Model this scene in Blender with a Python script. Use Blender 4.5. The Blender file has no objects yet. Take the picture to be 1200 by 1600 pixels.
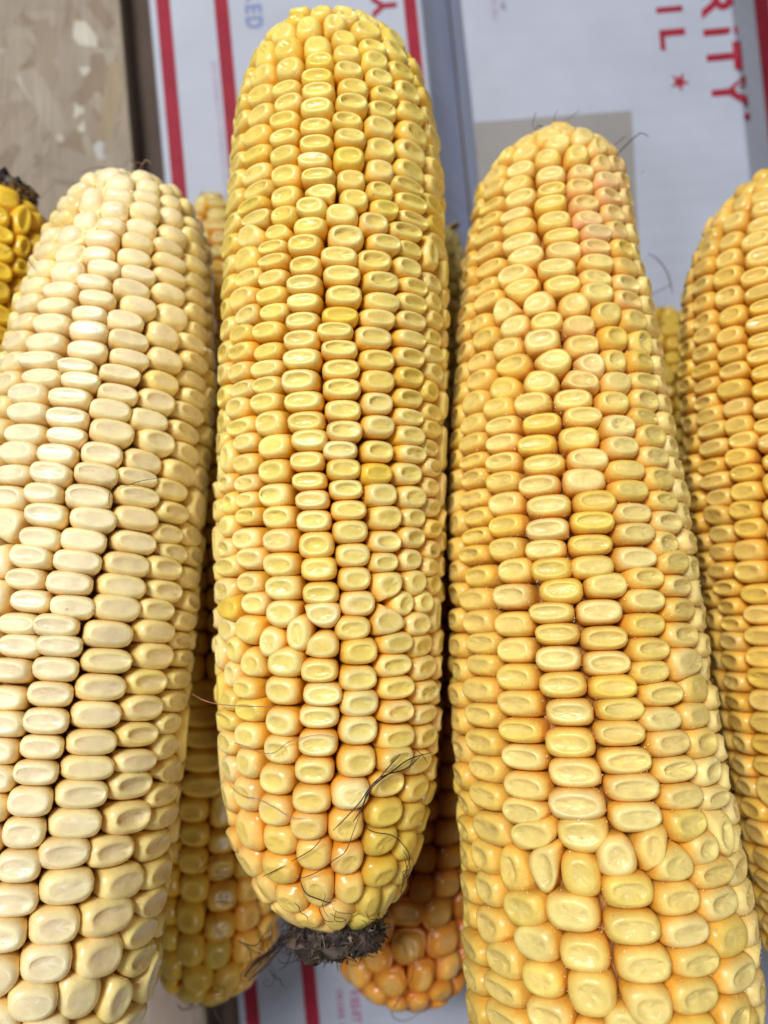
import bpy, bmesh, math, random
import numpy as np

random.seed(7)
rng = np.random.default_rng(7)
C = bpy.context.scene.collection
SC = bpy.context.scene

# ------------------------------------------------------------------ camera, world, lamps
CAM_H = 0.25                       # the camera looks straight down on the boxes from 25 cm
FPX = 1200.0                       # focal length in photograph pixels (1200 x 1600)
cam_d = bpy.data.cameras.new("camera")
cam = bpy.data.objects.new("camera", cam_d)
C.objects.link(cam)
cam.location = (0, 0, CAM_H)
cam_d.sensor_fit = 'VERTICAL'
cam_d.sensor_height = 24.0
cam_d.sensor_width = 18.0
cam_d.lens = 24.0 * FPX / 1600.0
cam_d.clip_start = 0.005
cam_d.clip_end = 50
cam_d.dof.use_dof = True
cam_d.dof.focus_distance = 0.142
cam_d.dof.aperture_fstop = 18.0 / 2.6
SC.camera = cam

world = bpy.data.worlds.new("World")
SC.world = world
world.use_nodes = True
bg = world.node_tree.nodes["Background"]
bg.inputs[0].default_value = (0.97, 0.95, 0.95, 1)
bg.inputs[1].default_value = 0.045


def lamp(name, loc, target, size, power, col):
    d = bpy.data.lights.new(name, 'AREA')
    d.shape = 'RECTANGLE'
    d.size, d.size_y = size
    d.energy = power
    d.color = col
    o = bpy.data.objects.new(name, d)
    C.objects.link(o)
    o.location = loc
    v = np.array(target) - np.array(loc)
    from mathutils import Vector
    o.rotation_euler = Vector(v).to_track_quat('-Z', 'Y').to_euler()
    return o


lamp("ceiling_lamp", (-0.32, 0.46, 0.95), (0, 0, 0.05), (0.40, 0.26), 14.2, (1.0, 0.97, 0.91))
lamp("ceiling_lamp", (0.34, -0.44, 0.85), (0, 0, 0.05), (0.16, 0.16), 1.7, (1.0, 0.97, 0.92))

SC.view_settings.view_transform = 'Standard'
SC.view_settings.look = 'None'
SC.view_settings.exposure = -0.12
SC.view_settings.gamma = 1.0
SC.cycles.use_denoising = True


# ------------------------------------------------------------------ helpers
def P(px, py, d):
    """point in the place seen at pixel (px, py) of the photograph, d cm below the camera (cm)"""
    return np.array([(px - 600.0) * d / FPX, -(py - 800.0) * d / FPX, CAM_H * 100 - d])


def proj(X):
    d = CAM_H * 100 - X[..., 2]
    return 600 + FPX * X[..., 0] / d, 800 - FPX * X[..., 1] / d, d


def empty(name, loc, label=None, cat=None, group=None):
    o = bpy.data.objects.new(name, None)
    o.empty_display_size = 0.01
    C.objects.link(o)
    o.location = loc
    if label:
        tag(o, label, cat, group)
    return o


def tag(o, label=None, cat=None, group=None, kind=None):
    if label: o['label'] = label
    if cat: o['category'] = cat
    if group: o['group'] = group
    if kind: o['kind'] = kind
    return o


def mesh_obj(name, verts, faces, mat, parent=None, smooth=True, tint=None, origin=None):
    """verts in cm; origin in cm (world).  Parent is an object placed without rotation"""
    verts = np.asarray(verts, dtype=np.float64)
    if origin is None:
        origin = np.zeros(3)
    me = bpy.data.meshes.new(name)
    v = (verts - origin) * 0.01
    me.from_pydata(v.tolist(), [], faces)
    if smooth:
        me.polygons.foreach_set('use_smooth', np.ones(len(me.polygons), dtype=bool))
    if tint is not None:
        a = me.color_attributes.new('tint', 'FLOAT_COLOR', 'POINT')
        t = np.ones((len(verts), 4), dtype=np.float32)
        t[:, :3] = tint
        a.data.foreach_set('color', t.ravel())
    me.materials.append(mat)
    me.update()
    o = bpy.data.objects.new(name, me)
    C.objects.link(o)
    loc = np.asarray(origin) * 0.01
    if parent is not None:
        o.parent = parent
        loc = loc - np.array(WLOC[parent.name])
    o.location = loc
    WLOC[o.name] = tuple(np.asarray(origin) * 0.01)
    return o


WLOC = {}


def new_mat(name):
    m = bpy.data.materials.new(name)
    m.use_nodes = True
    nt = m.node_tree
    return m, nt, nt.nodes['Principled BSDF']


def N(nt, t, **kw):
    n = nt.nodes.new(t)
    for k, v in kw.items():
        setattr(n, k, v)
    return n


def L(nt, a, b):
    nt.links.new(a, b)


# ------------------------------------------------------------------ materials
def kernel_material(name, rough, sss, wrinkle):
    m, nt, b = new_mat(name)
    at = N(nt, 'ShaderNodeAttribute', attribute_name='tint')
    tc = N(nt, 'ShaderNodeTexCoord')
    oi = N(nt, 'ShaderNodeObjectInfo')
    ad = N(nt, 'ShaderNodeVectorMath', operation='ADD')
    L(nt, tc.outputs['Object'], ad.inputs[0])
    L(nt, oi.outputs['Location'], ad.inputs[1])
    n1 = N(nt, 'ShaderNodeTexNoise')
    n1.inputs['Scale'].default_value = 260
    n1.inputs['Detail'].default_value = 3
    L(nt, ad.outputs[0], n1.inputs['Vector'])
    r1 = N(nt, 'ShaderNodeMapRange')
    r1.inputs['From Min'].default_value = 0.3
    r1.inputs['From Max'].default_value = 0.7
    r1.inputs['To Min'].default_value = 0.86
    r1.inputs['To Max'].default_value = 1.10
    L(nt, n1.outputs['Fac'], r1.inputs['Value'])
    mx = N(nt, 'ShaderNodeMix', data_type='RGBA', blend_type='MULTIPLY')
    mx.inputs['Factor'].default_value = 1
    L(nt, at.outputs['Color'], mx.inputs['A'])
    L(nt, r1.outputs['Result'], mx.inputs['B'])
    # small brown flecks
    n2 = N(nt, 'ShaderNodeTexNoise')
    n2.inputs['Scale'].default_value = 900
    n2.inputs['Detail'].default_value = 2
    L(nt, ad.outputs[0], n2.inputs['Vector'])
    r2 = N(nt, 'ShaderNodeMapRange')
    r2.inputs['From Min'].default_value = 0.74
    r2.inputs['From Max'].default_value = 0.80
    r2.inputs['To Max'].default_value = 0.55
    L(nt, n2.outputs['Fac'], r2.inputs['Value'])
    m2 = N(nt, 'ShaderNodeMix', data_type='RGBA')
    L(nt, r2.outputs['Result'], m2.inputs['Factor'])
    L(nt, mx.outputs['Result'], m2.inputs['A'])
    m2.inputs['B'].default_value = (0.30, 0.15, 0.04, 1)
    L(nt, m2.outputs['Result'], b.inputs['Base Color'])
    b.inputs['Subsurface Weight'].default_value = sss
    b.inputs['Subsurface Radius'].default_value = (1.0, 0.55, 0.15)
    b.inputs['Subsurface Scale'].default_value = 0.0026
    # roughness varies
    r3 = N(nt, 'ShaderNodeMapRange')
    r3.inputs['To Min'].default_value = rough - 0.1
    r3.inputs['To Max'].default_value = rough + 0.14
    L(nt, n1.outputs['Fac'], r3.inputs['Value'])
    L(nt, r3.outputs['Result'], b.inputs['Roughness'])
    b.inputs['Specular IOR Level'].default_value = 0.45
    # fine relief
    n3 = N(nt, 'ShaderNodeTexNoise')
    n3.inputs['Scale'].default_value = 700
    n3.inputs['Detail'].default_value = 4
    L(nt, ad.outputs[0], n3.inputs['Vector'])
    bp = N(nt, 'ShaderNodeBump')
    bp.inputs['Strength'].default_value = wrinkle
    bp.inputs['Distance'].default_value = 0.0004
    L(nt, n3.outputs['Fac'], bp.inputs['Height'])
    L(nt, bp.outputs['Normal'], b.inputs['Normal'])
    return m


M_KERNEL = kernel_material('kernel_skin', 0.27, 0.40, 0.2)
M_KERNEL_DRY = kernel_material('kernel_skin_dry', 0.35, 0.36, 0.4)


def tint_material(name, rough, scale, lo, hi, bump=0.4, dist=0.0004):
    m, nt, b = new_mat(name)
    at = N(nt, 'ShaderNodeAttribute', attribute_name='tint')
    tc = N(nt, 'ShaderNodeTexCoord')
    n1 = N(nt, 'ShaderNodeTexNoise')
    n1.inputs['Scale'].default_value = scale
    n1.inputs['Detail'].default_value = 5
    L(nt, tc.outputs['Object'], n1.inputs['Vector'])
    r1 = N(nt, 'ShaderNodeMapRange')
    r1.inputs['From Min'].default_value = 0.3
    r1.inputs['From Max'].default_value = 0.7
    r1.inputs['To Min'].default_value = lo
    r1.inputs['To Max'].default_value = hi
    L(nt, n1.outputs['Fac'], r1.inputs['Value'])
    mx = N(nt, 'ShaderNodeMix', data_type='RGBA', blend_type='MULTIPLY')
    mx.inputs['Factor'].default_value = 1
    L(nt, at.outputs['Color'], mx.inputs['A'])
    L(nt, r1.outputs['Result'], mx.inputs['B'])
    L(nt, mx.outputs['Result'], b.inputs['Base Color'])
    b.inputs['Roughness'].default_value = rough
    bp = N(nt, 'ShaderNodeBump')
    bp.inputs['Strength'].default_value = bump
    bp.inputs['Distance'].default_value = dist
    L(nt, n1.outputs['Fac'], bp.inputs['Height'])
    L(nt, bp.outputs['Normal'], b.inputs['Normal'])
    return m


M_COB = tint_material('cob_fibre', 0.8, 500, 0.6, 1.3, 0.8, 0.001)
M_SHRED = tint_material('husk_fibre', 0.7, 700, 0.6, 1.4, 0.5)
M_SILK = tint_material('silk_thread', 0.45, 300, 0.7, 1.3, 0.1)


def wood_material():
    m, nt, b = new_mat('strand_board_wood')
    at = N(nt, 'ShaderNodeAttribute', attribute_name='tint')
    tc = N(nt, 'ShaderNodeTexCoord')
    mp = N(nt, 'ShaderNodeMapping')
    mp.inputs['Scale'].default_value = (420, 34, 100)
    L(nt, tc.outputs['Object'], mp.inputs['Vector'])
    n1 = N(nt, 'ShaderNodeTexNoise')
    n1.inputs['Scale'].default_value = 1.6
    n1.inputs['Detail'].default_value = 6
    n1.inputs['Distortion'].default_value = 0.6
    L(nt, mp.outputs[0], n1.inputs['Vector'])
    n2 = N(nt, 'ShaderNodeTexNoise')
    n2.inputs['Scale'].default_value = 60
    n2.inputs['Detail'].default_value = 3
    L(nt, tc.outputs['Object'], n2.inputs['Vector'])
    r1 = N(nt, 'ShaderNodeMapRange')
    r1.inputs['From Min'].default_value = 0.3
    r1.inputs['From Max'].default_value = 0.7
    r1.inputs['To Min'].default_value = 0.82
    r1.inputs['To Max'].default_value = 1.1
    L(nt, n1.outputs['Fac'], r1.inputs['Value'])
    mx = N(nt, 'ShaderNodeMix', data_type='RGBA', blend_type='MULTIPLY')
    mx.inputs['Factor'].default_value = 1
    L(nt, at.outputs['Color'], mx.inputs['A'])
    L(nt, r1.outputs['Result'], mx.inputs['B'])
    # dark knots and stains
    r2 = N(nt, 'ShaderNodeMapRange')
    r2.inputs['From Min'].default_value = 0.60
    r2.inputs['From Max'].default_value = 0.76
    r2.inputs['To Max'].default_value = 0.6
    L(nt, n2.outputs['Fac'], r2.inputs['Value'])
    m2 = N(nt, 'ShaderNodeMix', data_type='RGBA')
    L(nt, r2.outputs['Result'], m2.inputs['Factor'])
    L(nt, mx.outputs['Result'], m2.inputs['A'])
    m2.inputs['B'].default_value = (0.17, 0.12, 0.08, 1)
    L(nt, m2.outputs['Result'], b.inputs['Base Color'])
    b.inputs['Roughness'].default_value = 0.65
    bp = N(nt, 'ShaderNodeBump')
    bp.inputs['Strength'].default_value = 0.3
    bp.inputs['Distance'].default_value = 0.0006
    L(nt, n1.outputs['Fac'], bp.inputs['Height'])
    L(nt, bp.outputs['Normal'], b.inputs['Normal'])
    return m


def card_material(name, col, rough, flute, fluteang, mottled=0.06):
    """printed corrugated board: the flutes show as a faint relief"""
    m, nt, b = new_mat(name)
    tc = N(nt, 'ShaderNodeTexCoord')
    n1 = N(nt, 'ShaderNodeTexNoise')
    n1.inputs['Scale'].default_value = 45
    n1.inputs['Detail'].default_value = 6
    L(nt, tc.outputs['Object'], n1.inputs['Vector'])
    r1 = N(nt, 'ShaderNodeMapRange')
    r1.inputs['From Min'].default_value = 0.3
    r1.inputs['From Max'].default_value = 0.7
    r1.inputs['To Min'].default_value = 1 - mottled
    r1.inputs['To Max'].default_value = 1 + mottled
    L(nt, n1.outputs['Fac'], r1.inputs['Value'])
    mx = N(nt, 'ShaderNodeMix', data_type='RGBA', blend_type='MULTIPLY')
    mx.inputs['Factor'].default_value = 1
    mx.inputs['A'].default_value = (*col, 1)
    L(nt, r1.outputs['Result'], mx.inputs['B'])
    L(nt, mx.outputs['Result'], b.inputs['Base Color'])
    b.inputs['Roughness'].default_value = rough
    mp = N(nt, 'ShaderNodeMapping')
    mp.inputs['Rotation'].default_value = (0, 0, fluteang)
    L(nt, tc.outputs['Object'], mp.inputs['Vector'])
    wv = N(nt, 'ShaderNodeTexWave', wave_type='BANDS', bands_direction='Y')
    wv.inputs['Scale'].default_value = flute
    wv.inputs['Distortion'].default_value = 0.4
    wv.inputs['Detail'].default_value = 1
    L(nt, mp.outputs[0], wv.inputs['Vector'])
    bp = N(nt, 'ShaderNodeBump')
    bp.inputs['Strength'].default_value = 0.12
    bp.inputs['Distance'].default_value = 0.0006
    L(nt, wv.outputs['Fac'], bp.inputs['Height'])
    L(nt, bp.outputs['Normal'], b.inputs['Normal'])
    return m


def flat_material(name, col, rough=0.6, mott=0.12):
    m, nt, b = new_mat(name)
    tc = N(nt, 'ShaderNodeTexCoord')
    n1 = N(nt, 'ShaderNodeTexNoise')
    n1.inputs['Scale'].default_value = 180
    n1.inputs['Detail'].default_value = 4
    L(nt, tc.outputs['Object'], n1.inputs['Vector'])
    r1 = N(nt, 'ShaderNodeMapRange')
    r1.inputs['From Min'].default_value = 0.3
    r1.inputs['From Max'].default_value = 0.7
    r1.inputs['To Min'].default_value = 1 - mott
    r1.inputs['To Max'].default_value = 1 + mott
    L(nt, n1.outputs['Fac'], r1.inputs['Value'])
    mx = N(nt, 'ShaderNodeMix', data_type='RGBA', blend_type='MULTIPLY')
    mx.inputs['Factor'].default_value = 1
    mx.inputs['A'].default_value = (*col, 1)
    L(nt, r1.outputs['Result'], mx.inputs['B'])
    L(nt, mx.outputs['Result'], b.inputs['Base Color'])
    b.inputs['Roughness'].default_value = rough
    b.inputs['Specular IOR Level'].default_value = 0.2
    return m


M_WOOD = wood_material()
M_KRAFT = card_material('kraft_board', (0.16, 0.095, 0.055), 0.8, 60, 0.05, 0.2)
M_STRIP = card_material('shaded_kraft_board', (0.062, 0.040, 0.030), 0.8, 60, 0.05, 0.2)  # kraft darkened so its colour holds the shade of the gap
M_BOX = card_material('white_printed_board', (0.385, 0.425, 0.545), 0.6, 52, -0.088)
M_RED = flat_material('red_ink', (0.28, 0.016, 0.038), 0.65)
M_BLUE = flat_material('blue_ink', (0.16, 0.22, 0.46), 0.5)
M_PINK = flat_material('pale_pink_ink', (0.40, 0.36, 0.49), 0.5)
M_ROSE = flat_material('rose_ink', (0.36, 0.13, 0.24), 0.5)
M_PATCH = flat_material('grey_paper', (0.275, 0.268, 0.275), 0.55, 0.03)

BOXD = 25.0      # box tops lie 25 cm below the lens
EPS = 0.012


# ------------------------------------------------------------------ setting: floor and board
def slab(name, corners, z_top, z_bot, mat, parent=None, tint=None, bevel=0.0):
    """prism from a pixel outline already turned into xy cm points"""
    n = len(corners)
    c = np.array(corners)
    vs, fs = [], []
    ctr = c.mean(0)
    rings = [(1.0, z_bot), (1.0, z_top - bevel), (1.0, z_top)] if bevel else [(1.0, z_bot), (1.0, z_top)]
    for k, (s, z) in enumerate(rings):
        for p in c:
            q = p.copy()
            if bevel and k == 2:
                dv = ctr - p
                q = p + dv / np.linalg.norm(dv) * bevel * 1.3
            vs.append((q[0], q[1], z))
    for k in range(len(rings) - 1):
        for i in range(n):
            j = (i + 1) % n
            fs.append((k * n + i, k * n + j, (k + 1) * n + j, (k + 1) * n + i))
    fs.append(tuple(range((len(rings) - 1) * n, len(rings) * n)))
    fs.append(tuple(reversed(range(n))))
    t = None if tint is None else np.tile(np.array(tint), (len(vs), 1))
    if bevel and tint is not None:
        t[:n] = (.085, .055, .038)          # sawn edge of the board, brown
        t[n:2 * n] = (.20, .15, .105)
    return mesh_obj(name, vs, fs, mat, parent, smooth=False, tint=t)


fl = slab('floor', [(-60, -60), (60, -60), (60, 60), (-60, 60)], -2.6, -2.9, M_KRAFT)
tag(fl, kind='structure')


def edge(x0, k, y, d=BOXD):
    return P(x0 + k * y, y, d)[:2]


OSB = (0.27, 0.22, 0.165)
board = empty('strand_board', (0, 0, 0), 'weathered beige strand board lying left of the striped white box', 'board')
WLOC[board.name] = (0, 0, 0)
slab('panel', [(-50, -50), edge(188, 0.085, 3600), edge(188, 0.085, -2600), (-50, 50)], 0.0, -1.8, M_WOOD, board, OSB, 0.12)
r = random.Random(3)


def strand(cx, cy, ln, wd, ang, col, z):
    pts = []
    for k in range(9):
        t = k / 8 * 2 - 1
        pts.append((t * ln / 2, wd / 2 * (0.86 + 0.2 * r.random()) * (0.75 if abs(t) > 0.95 else 1)))
    for k in range(8, -1, -1):
        t = k / 8 * 2 - 1
        pts.append((t * ln / 2, -wd / 2 * (0.86 + 0.2 * r.random()) * (0.75 if abs(t) > 0.95 else 1)))
    ca, sa = math.cos(ang), math.sin(ang)
    c0 = P(cx, cy, BOXD)
    c = [np.array((c0[0] + x * ca - y * sa, c0[1] + x * sa + y * ca)) for x, y in pts]
    c = c[::-1] if False else c
    slab('wood_strand', c[::-1], z, -0.05, M_WOOD, board, col)


PI = math.pi
WS = [(.27, .22, .165), (.29, .245, .19), (.245, .195, .145), (.295, .255, .205), (.275, .23, .18), (.26, .215, .17), (.21, .155, .105)]
STR = []
for _ in range(150):
    STR.append((r.uniform(-100, 185), r.uniform(-60, 460), r.uniform(1.2, 3.4), r.uniform(.25, .8),
                r.choice((1.5, 1.6, 1.35, 1.75, 0.2, -0.3, .9, -1.0)) + r.uniform(-.2, .2), WS[r.randrange(7)]))
for _ in range(10):
    STR.append((r.uniform(200, 300), r.uniform(1560, 1640), r.uniform(1.4, 3.0), r.uniform(.35, .8), r.uniform(-1.5, 1.5), (.36, .29, .25)))
STR += [(172, 110, 1.6, .35, 1.45, (.17, .115, .075)), (178, 160, 2.6, .5, 1.42, (.27, .21, .13)), (135, 120, 3.6, .85, 1.6, (.46, .44, .39)),
        (50, 150, 3.6, .26, -.98, (.43, .40, .36)), (62, 44, 1.6, .14, .05, (.25, .20, .15)), (108, 12, 1.2, .16, 1.45, (.22, .16, .11)),
        (155, 255, 1.4, 1.0, .9, (.41, .41, .42))]
for (cx, cy, ln, wd, a, col) in STR:
    reach = (abs(math.cos(a)) * ln + abs(math.sin(a)) * wd) * 24 + 5
    strand(min(cx, 186 + .085 * cy - reach), cy, ln, wd, a, col, 0.004 + 0.016 * r.random())


cs = slab('gap_shade_strip', [edge(150, .087, 2400), edge(236, .089, 2400), edge(236, .089, -900), edge(150, .087, -900)], -0.95, -1.1, M_STRIP)  # added strip; its dark brown stands in for the shaded gap
tag(cs, 'added brown strip with the shade in its colour, filling the gap between the strand board and the striped box', 'cardboard')


# ------------------------------------------------------------------ boxes with their print
def box_body(name, parent, x_left, k_left, x_fold, k_fold, x_out, k_out, drop, y0, y1):
    """a shipping box: flat top, then the long side panel folds away to the right"""
    vs, fs = [], []
    ys = [y0, y1]
    prof = []
    for y in ys:
        a = edge(x_left, k_left, y)
        b = edge(x_fold, k_fold, y)
        o = P(x_out + k_out * y, y, BOXD + drop)
        row = [np.array([a[0], a[1], -2.58]), np.array([a[0], a[1], -0.05]), np.array([a[0] + .05, a[1], 0.0])]
        for t in (-1, -.5, 0, .5, 1):
            w = 0.10 * t
            dz = -max(0, t + 0.0) ** 2 * 0.05 - (0.008 if t > -1 else 0) * (t + 1)
            row.append(np.array([b[0] + w, b[1], dz]))
        row.append(np.array([o[0], o[1], -drop]))
        row.append(np.array([o[0] + .02, o[1], -2.58]))
        prof.append(row)
    n = len(prof[0])
    for row in prof:
        vs += row
    for i in range(n - 1):
        fs.append((i, i + 1, n + i + 1, n + i))
    fs.append(tuple(range(n))[::-1])
    fs.append(tuple(n + i for i in range(n)))
    o = mesh_obj(name, vs, fs, M_BOX, parent, smooth=False)
    return o


def band(name, parent, mat, xl0, kl, xr0, kr, y0, y1, d0=BOXD, d1=None, dz=EPS):
    """a printed stripe lying on the board"""
    d1 = d1 or d0
    vs = [P(xl0 + kl * y0, y0, d0 - dz), P(xr0 + kr * y0, y0, d1 - dz), P(xr0 + kr * y1, y1, d1 - dz), P(xl0 + kl * y1, y1, d0 - dz)]
    return mesh_obj(name, vs, [(3, 2, 1, 0)], mat, parent, smooth=False)


def glyphs(name, parent, mat, text, boxes, d=BOXD, zfun=None, dz=EPS):
    """letters set one by one: each box = (x of the feet, x of the tops, y start, y end) in the photo;
    the line reads downwards, the letters' tops point right"""
    allv, allf = [], []
    for ch, (xb, xt, ya, yb) in zip(text, boxes):
        if ch == ' ':
            continue
        cu = bpy.data.curves.new('glyph', 'FONT')
        cu.body = ch
        cu.resolution_u = 6
        cu.offset = 0.03
        ob = bpy.data.objects.new('glyph', cu)
        C.objects.link(ob)
        dg = bpy.context.evaluated_depsgraph_get()
        me = bpy.data.meshes.new_from_object(ob.evaluated_get(dg))
        bm = bmesh.new()
        bm.from_mesh(me)
        if zfun:
            bmesh.ops.triangulate(bm, faces=bm.faces)
            for _ in range(2):
                bmesh.ops.subdivide_edges(bm, edges=bm.edges, cuts=1)
        co = np.array([v.co[:] for v in bm.verts])
        lo, hi = co.min(0), co.max(0)
        base = len(allv)
        for p in co:
            u = (p[0] - lo[0]) / max(1e-6, hi[0] - lo[0])
            v = (p[1] - lo[1]) / max(1e-6, hi[1] - lo[1])
            y = ya + (yb - ya) * u
            x = xb + (xt - xb) * v
            y -= 0.09 * (xt - xb) * v
            x += 0.10 * (y - (ya + yb) / 2)
            q = P(x, y, d - dz)
            if zfun:
                w_ = zfun(x, y)
                q = q if w_ is None else w_
            allv.append(q)
        for f in bm.faces:
            allf.append([base + v.index for v in f.verts][::1])
        bm.free()
        bpy.data.objects.remove(ob)
        bpy.data.curves.remove(cu)
        bpy.data.meshes.remove(me)
    o = mesh_obj(name, allv, allf, mat, parent, smooth=False)
    # face upwards
    me = o.data
    bm = bmesh.new(); bm.from_mesh(me)
    for f in bm.faces:
        f.normal_update()
    bmesh.ops.reverse_faces(bm, faces=[f for f in bm.faces if f.normal.z < 0])
    bm.to_mesh(me); bm.free()
    return o


box1 = empty('shipping_box', (0, 0, 0), 'white mailing box with two thin red stripes beside the strand board, under the longest ear', 'box', 'white mailing boxes under the corn')
WLOC[box1.name] = (0, 0, 0)
box_body('box_board', box1, 232, .089, 654, .10, 699, .10, 2.3, -900, 2400)
band('red_stripe', box1, M_RED, 243, .0885, 265, .0885, -900, 2400)
band('red_stripe', box1, M_RED, 334, .0900, 356, .0900, -900, 2400)
band('red_stripe', box1, M_RED, 630, .10, 650, .10, -900, 2400)
glyphs('blue_lettering', box1, M_BLUE, 'RED', [(383, 409, -12, 3), (383, 409, 8, 22), (384, 411, 27, 45)])
glyphs('red_lettering', box1, M_RED, 'Y', [(620, 580, -12, 26)])


def spaced(text, y0, adv, x0, k, h):
    out, y = [], y0
    for ch in text:
        w = adv * (0.45 if ch in 'I.' else 0.5 if ch == ' ' else 1.25 if ch in 'MW' else 1)
        out.append((x0 + k * y, x0 + k * y + h, y, y + w * 0.78))
        y += w
    return out


T1, T2 = 'VISIT US AT USPS.COM', 'ORDER FREE SUPPLIES ONLINE'
glyphs('rose_lettering', box1, M_ROSE, T1, spaced(T1, 1546, 14.5, 546 - .09 * 1546, .09, 15))
glyphs('rose_lettering', box1, M_ROSE, T2, spaced(T2, 1546, 10.0, 525 - .09 * 1546, .09, 10))
# a faint line of small print beside the second stripe
vs, fs = [], []
y = 96
while y < 330:
    h = r.uniform(3, 9)
    for (xa, xb) in ((319, 323.5), (325, 328)):
        k = len(vs)
        for (xx, yy) in ((xa, y), (xb, y), (xb, y + h), (xa, y + h)):
            vs.append(P(xx + .105 * yy, yy, BOXD - EPS))
        fs.append((k + 3, k + 2, k + 1, k))
    y += h + r.uniform(1, 2.5)
mesh_obj('small_print', vs, fs, M_PINK, box1, smooth=False)

box2 = empty('shipping_box', (0, 0, 0), 'white corrugated mailing box with large red letters and a star, behind the two right ears', 'box', 'white mailing boxes under the corn')
WLOC[box2.name] = (0, 0, 0)
box_body('box_board', box2, 720, .105, 1141, .108, 1203, .108, 2.5, -900, 2400)


def fold_drop(x, y):
    xf = 1141 + .108 * y
    t = max(0.0, (x - xf - 3)) / 97
    return -1.9 * t


# red band on the folded side panel
def slope_pt(x, y, up=0.02):
    """the point of the folded panel that shows at pixel (x, y)"""
    xf = P(1141 + .108 * y, y, BOXD)[0]
    sx, sz = xf + .10, -.066
    ox, oz = P(1203 + .108 * y, y, BOXD + 2.5)[0], -2.5
    lo, hi = -0.05, 1.2
    for _ in range(40):
        t = (lo + hi) / 2
        if sx + (ox - sx) * t < P(x, y, BOXD - (sz + (oz - sz) * t))[0]:
            lo = t
        else:
            hi = t
    z = min(0.0, sz + (oz - sz) * lo)
    q = P(x, y, BOXD - z)
    return q + np.array([.7 * up, 0, .75 * up])


vs = [slope_pt(1144, 0 - 300), slope_pt(1167, -300), slope_pt(1202 + .108 * 500, 500), slope_pt(1178 + .108 * 500, 500)]
mesh_obj('red_stripe', vs, [(3, 2, 1, 0)], M_RED, box2, smooth=False)


def zf(x, y):
    return slope_pt(x, y, 0.055) if x > 1141 + .108 * y else None


glyphs('red_lettering', box2, M_RED, 'PRIORITY',
       [(1073, 1126, -200, -158), (1080, 1130, -148, -104), (1087, 1136, -90, -80), (1089, 1140, -68, -20),
        (1095, 1145, -14, 30), (1099, 1150, 46, 57), (1104, 1157, 69, 113), (1112, 1165, 122, 170)], zfun=zf)
glyphs('red_lettering', box2, M_RED, 'MAIL', [(1009, 1053, -90, -48), (1015, 1058, -38, -4), (1025, 1067, 12, 21), (1031, 1072, 47, 79)])
# star
vs = []
for k in range(10):
    rad = 16 if k % 2 == 0 else 6.3
    a = PI / 2 + k * PI / 5 + 0.1 - PI / 2
    vs.append(P(1062 + rad * math.cos(a), 128 + rad * math.sin(a), BOXD - EPS))
vs.append(P(1062, 128, BOXD - EPS))
mesh_obj('red_star', vs, [(10, (k + 1) % 10, k) for k in range(10)], M_RED, box2, smooth=False)
# registered mark after the Y
vs = [slope_pt(1166 + 5 * math.cos(a), 182 + 5 * math.sin(a), 0.035) for a in np.linspace(0, 2 * PI, 12, endpoint=False)]
mesh_obj('red_dot', vs, [tuple(range(11, -1, -1))], M_RED, box2, smooth=False)
glyphs('pale_lettering', box2, M_PINK, T2, spaced(T2, 28 - 195, 8.6, 767, .09, 9))
glyphs('pale_lettering', box2, M_PINK, T1, spaced(T1, 20 - 190, 11.0, 782, .09, 9))

pq = [(741, 191), (987, 173), (1008, 560), (770, 580)]
vs = [P(x, y, BOXD - 0.02) for x, y in pq]
pt = mesh_obj('paper_patch', vs + [v - np.array([0, 0, .012]) for v in vs],
              [(3, 2, 1, 0), (4, 5, 6, 7), (0, 1, 5, 4), (1, 2, 6, 5), (2, 3, 7, 6), (3, 0, 4, 7)], M_PATCH, smooth=False)
tag(pt, 'plain grey square-cornered paper patch on the white box behind the reddish-tipped ear', 'label')


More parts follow.
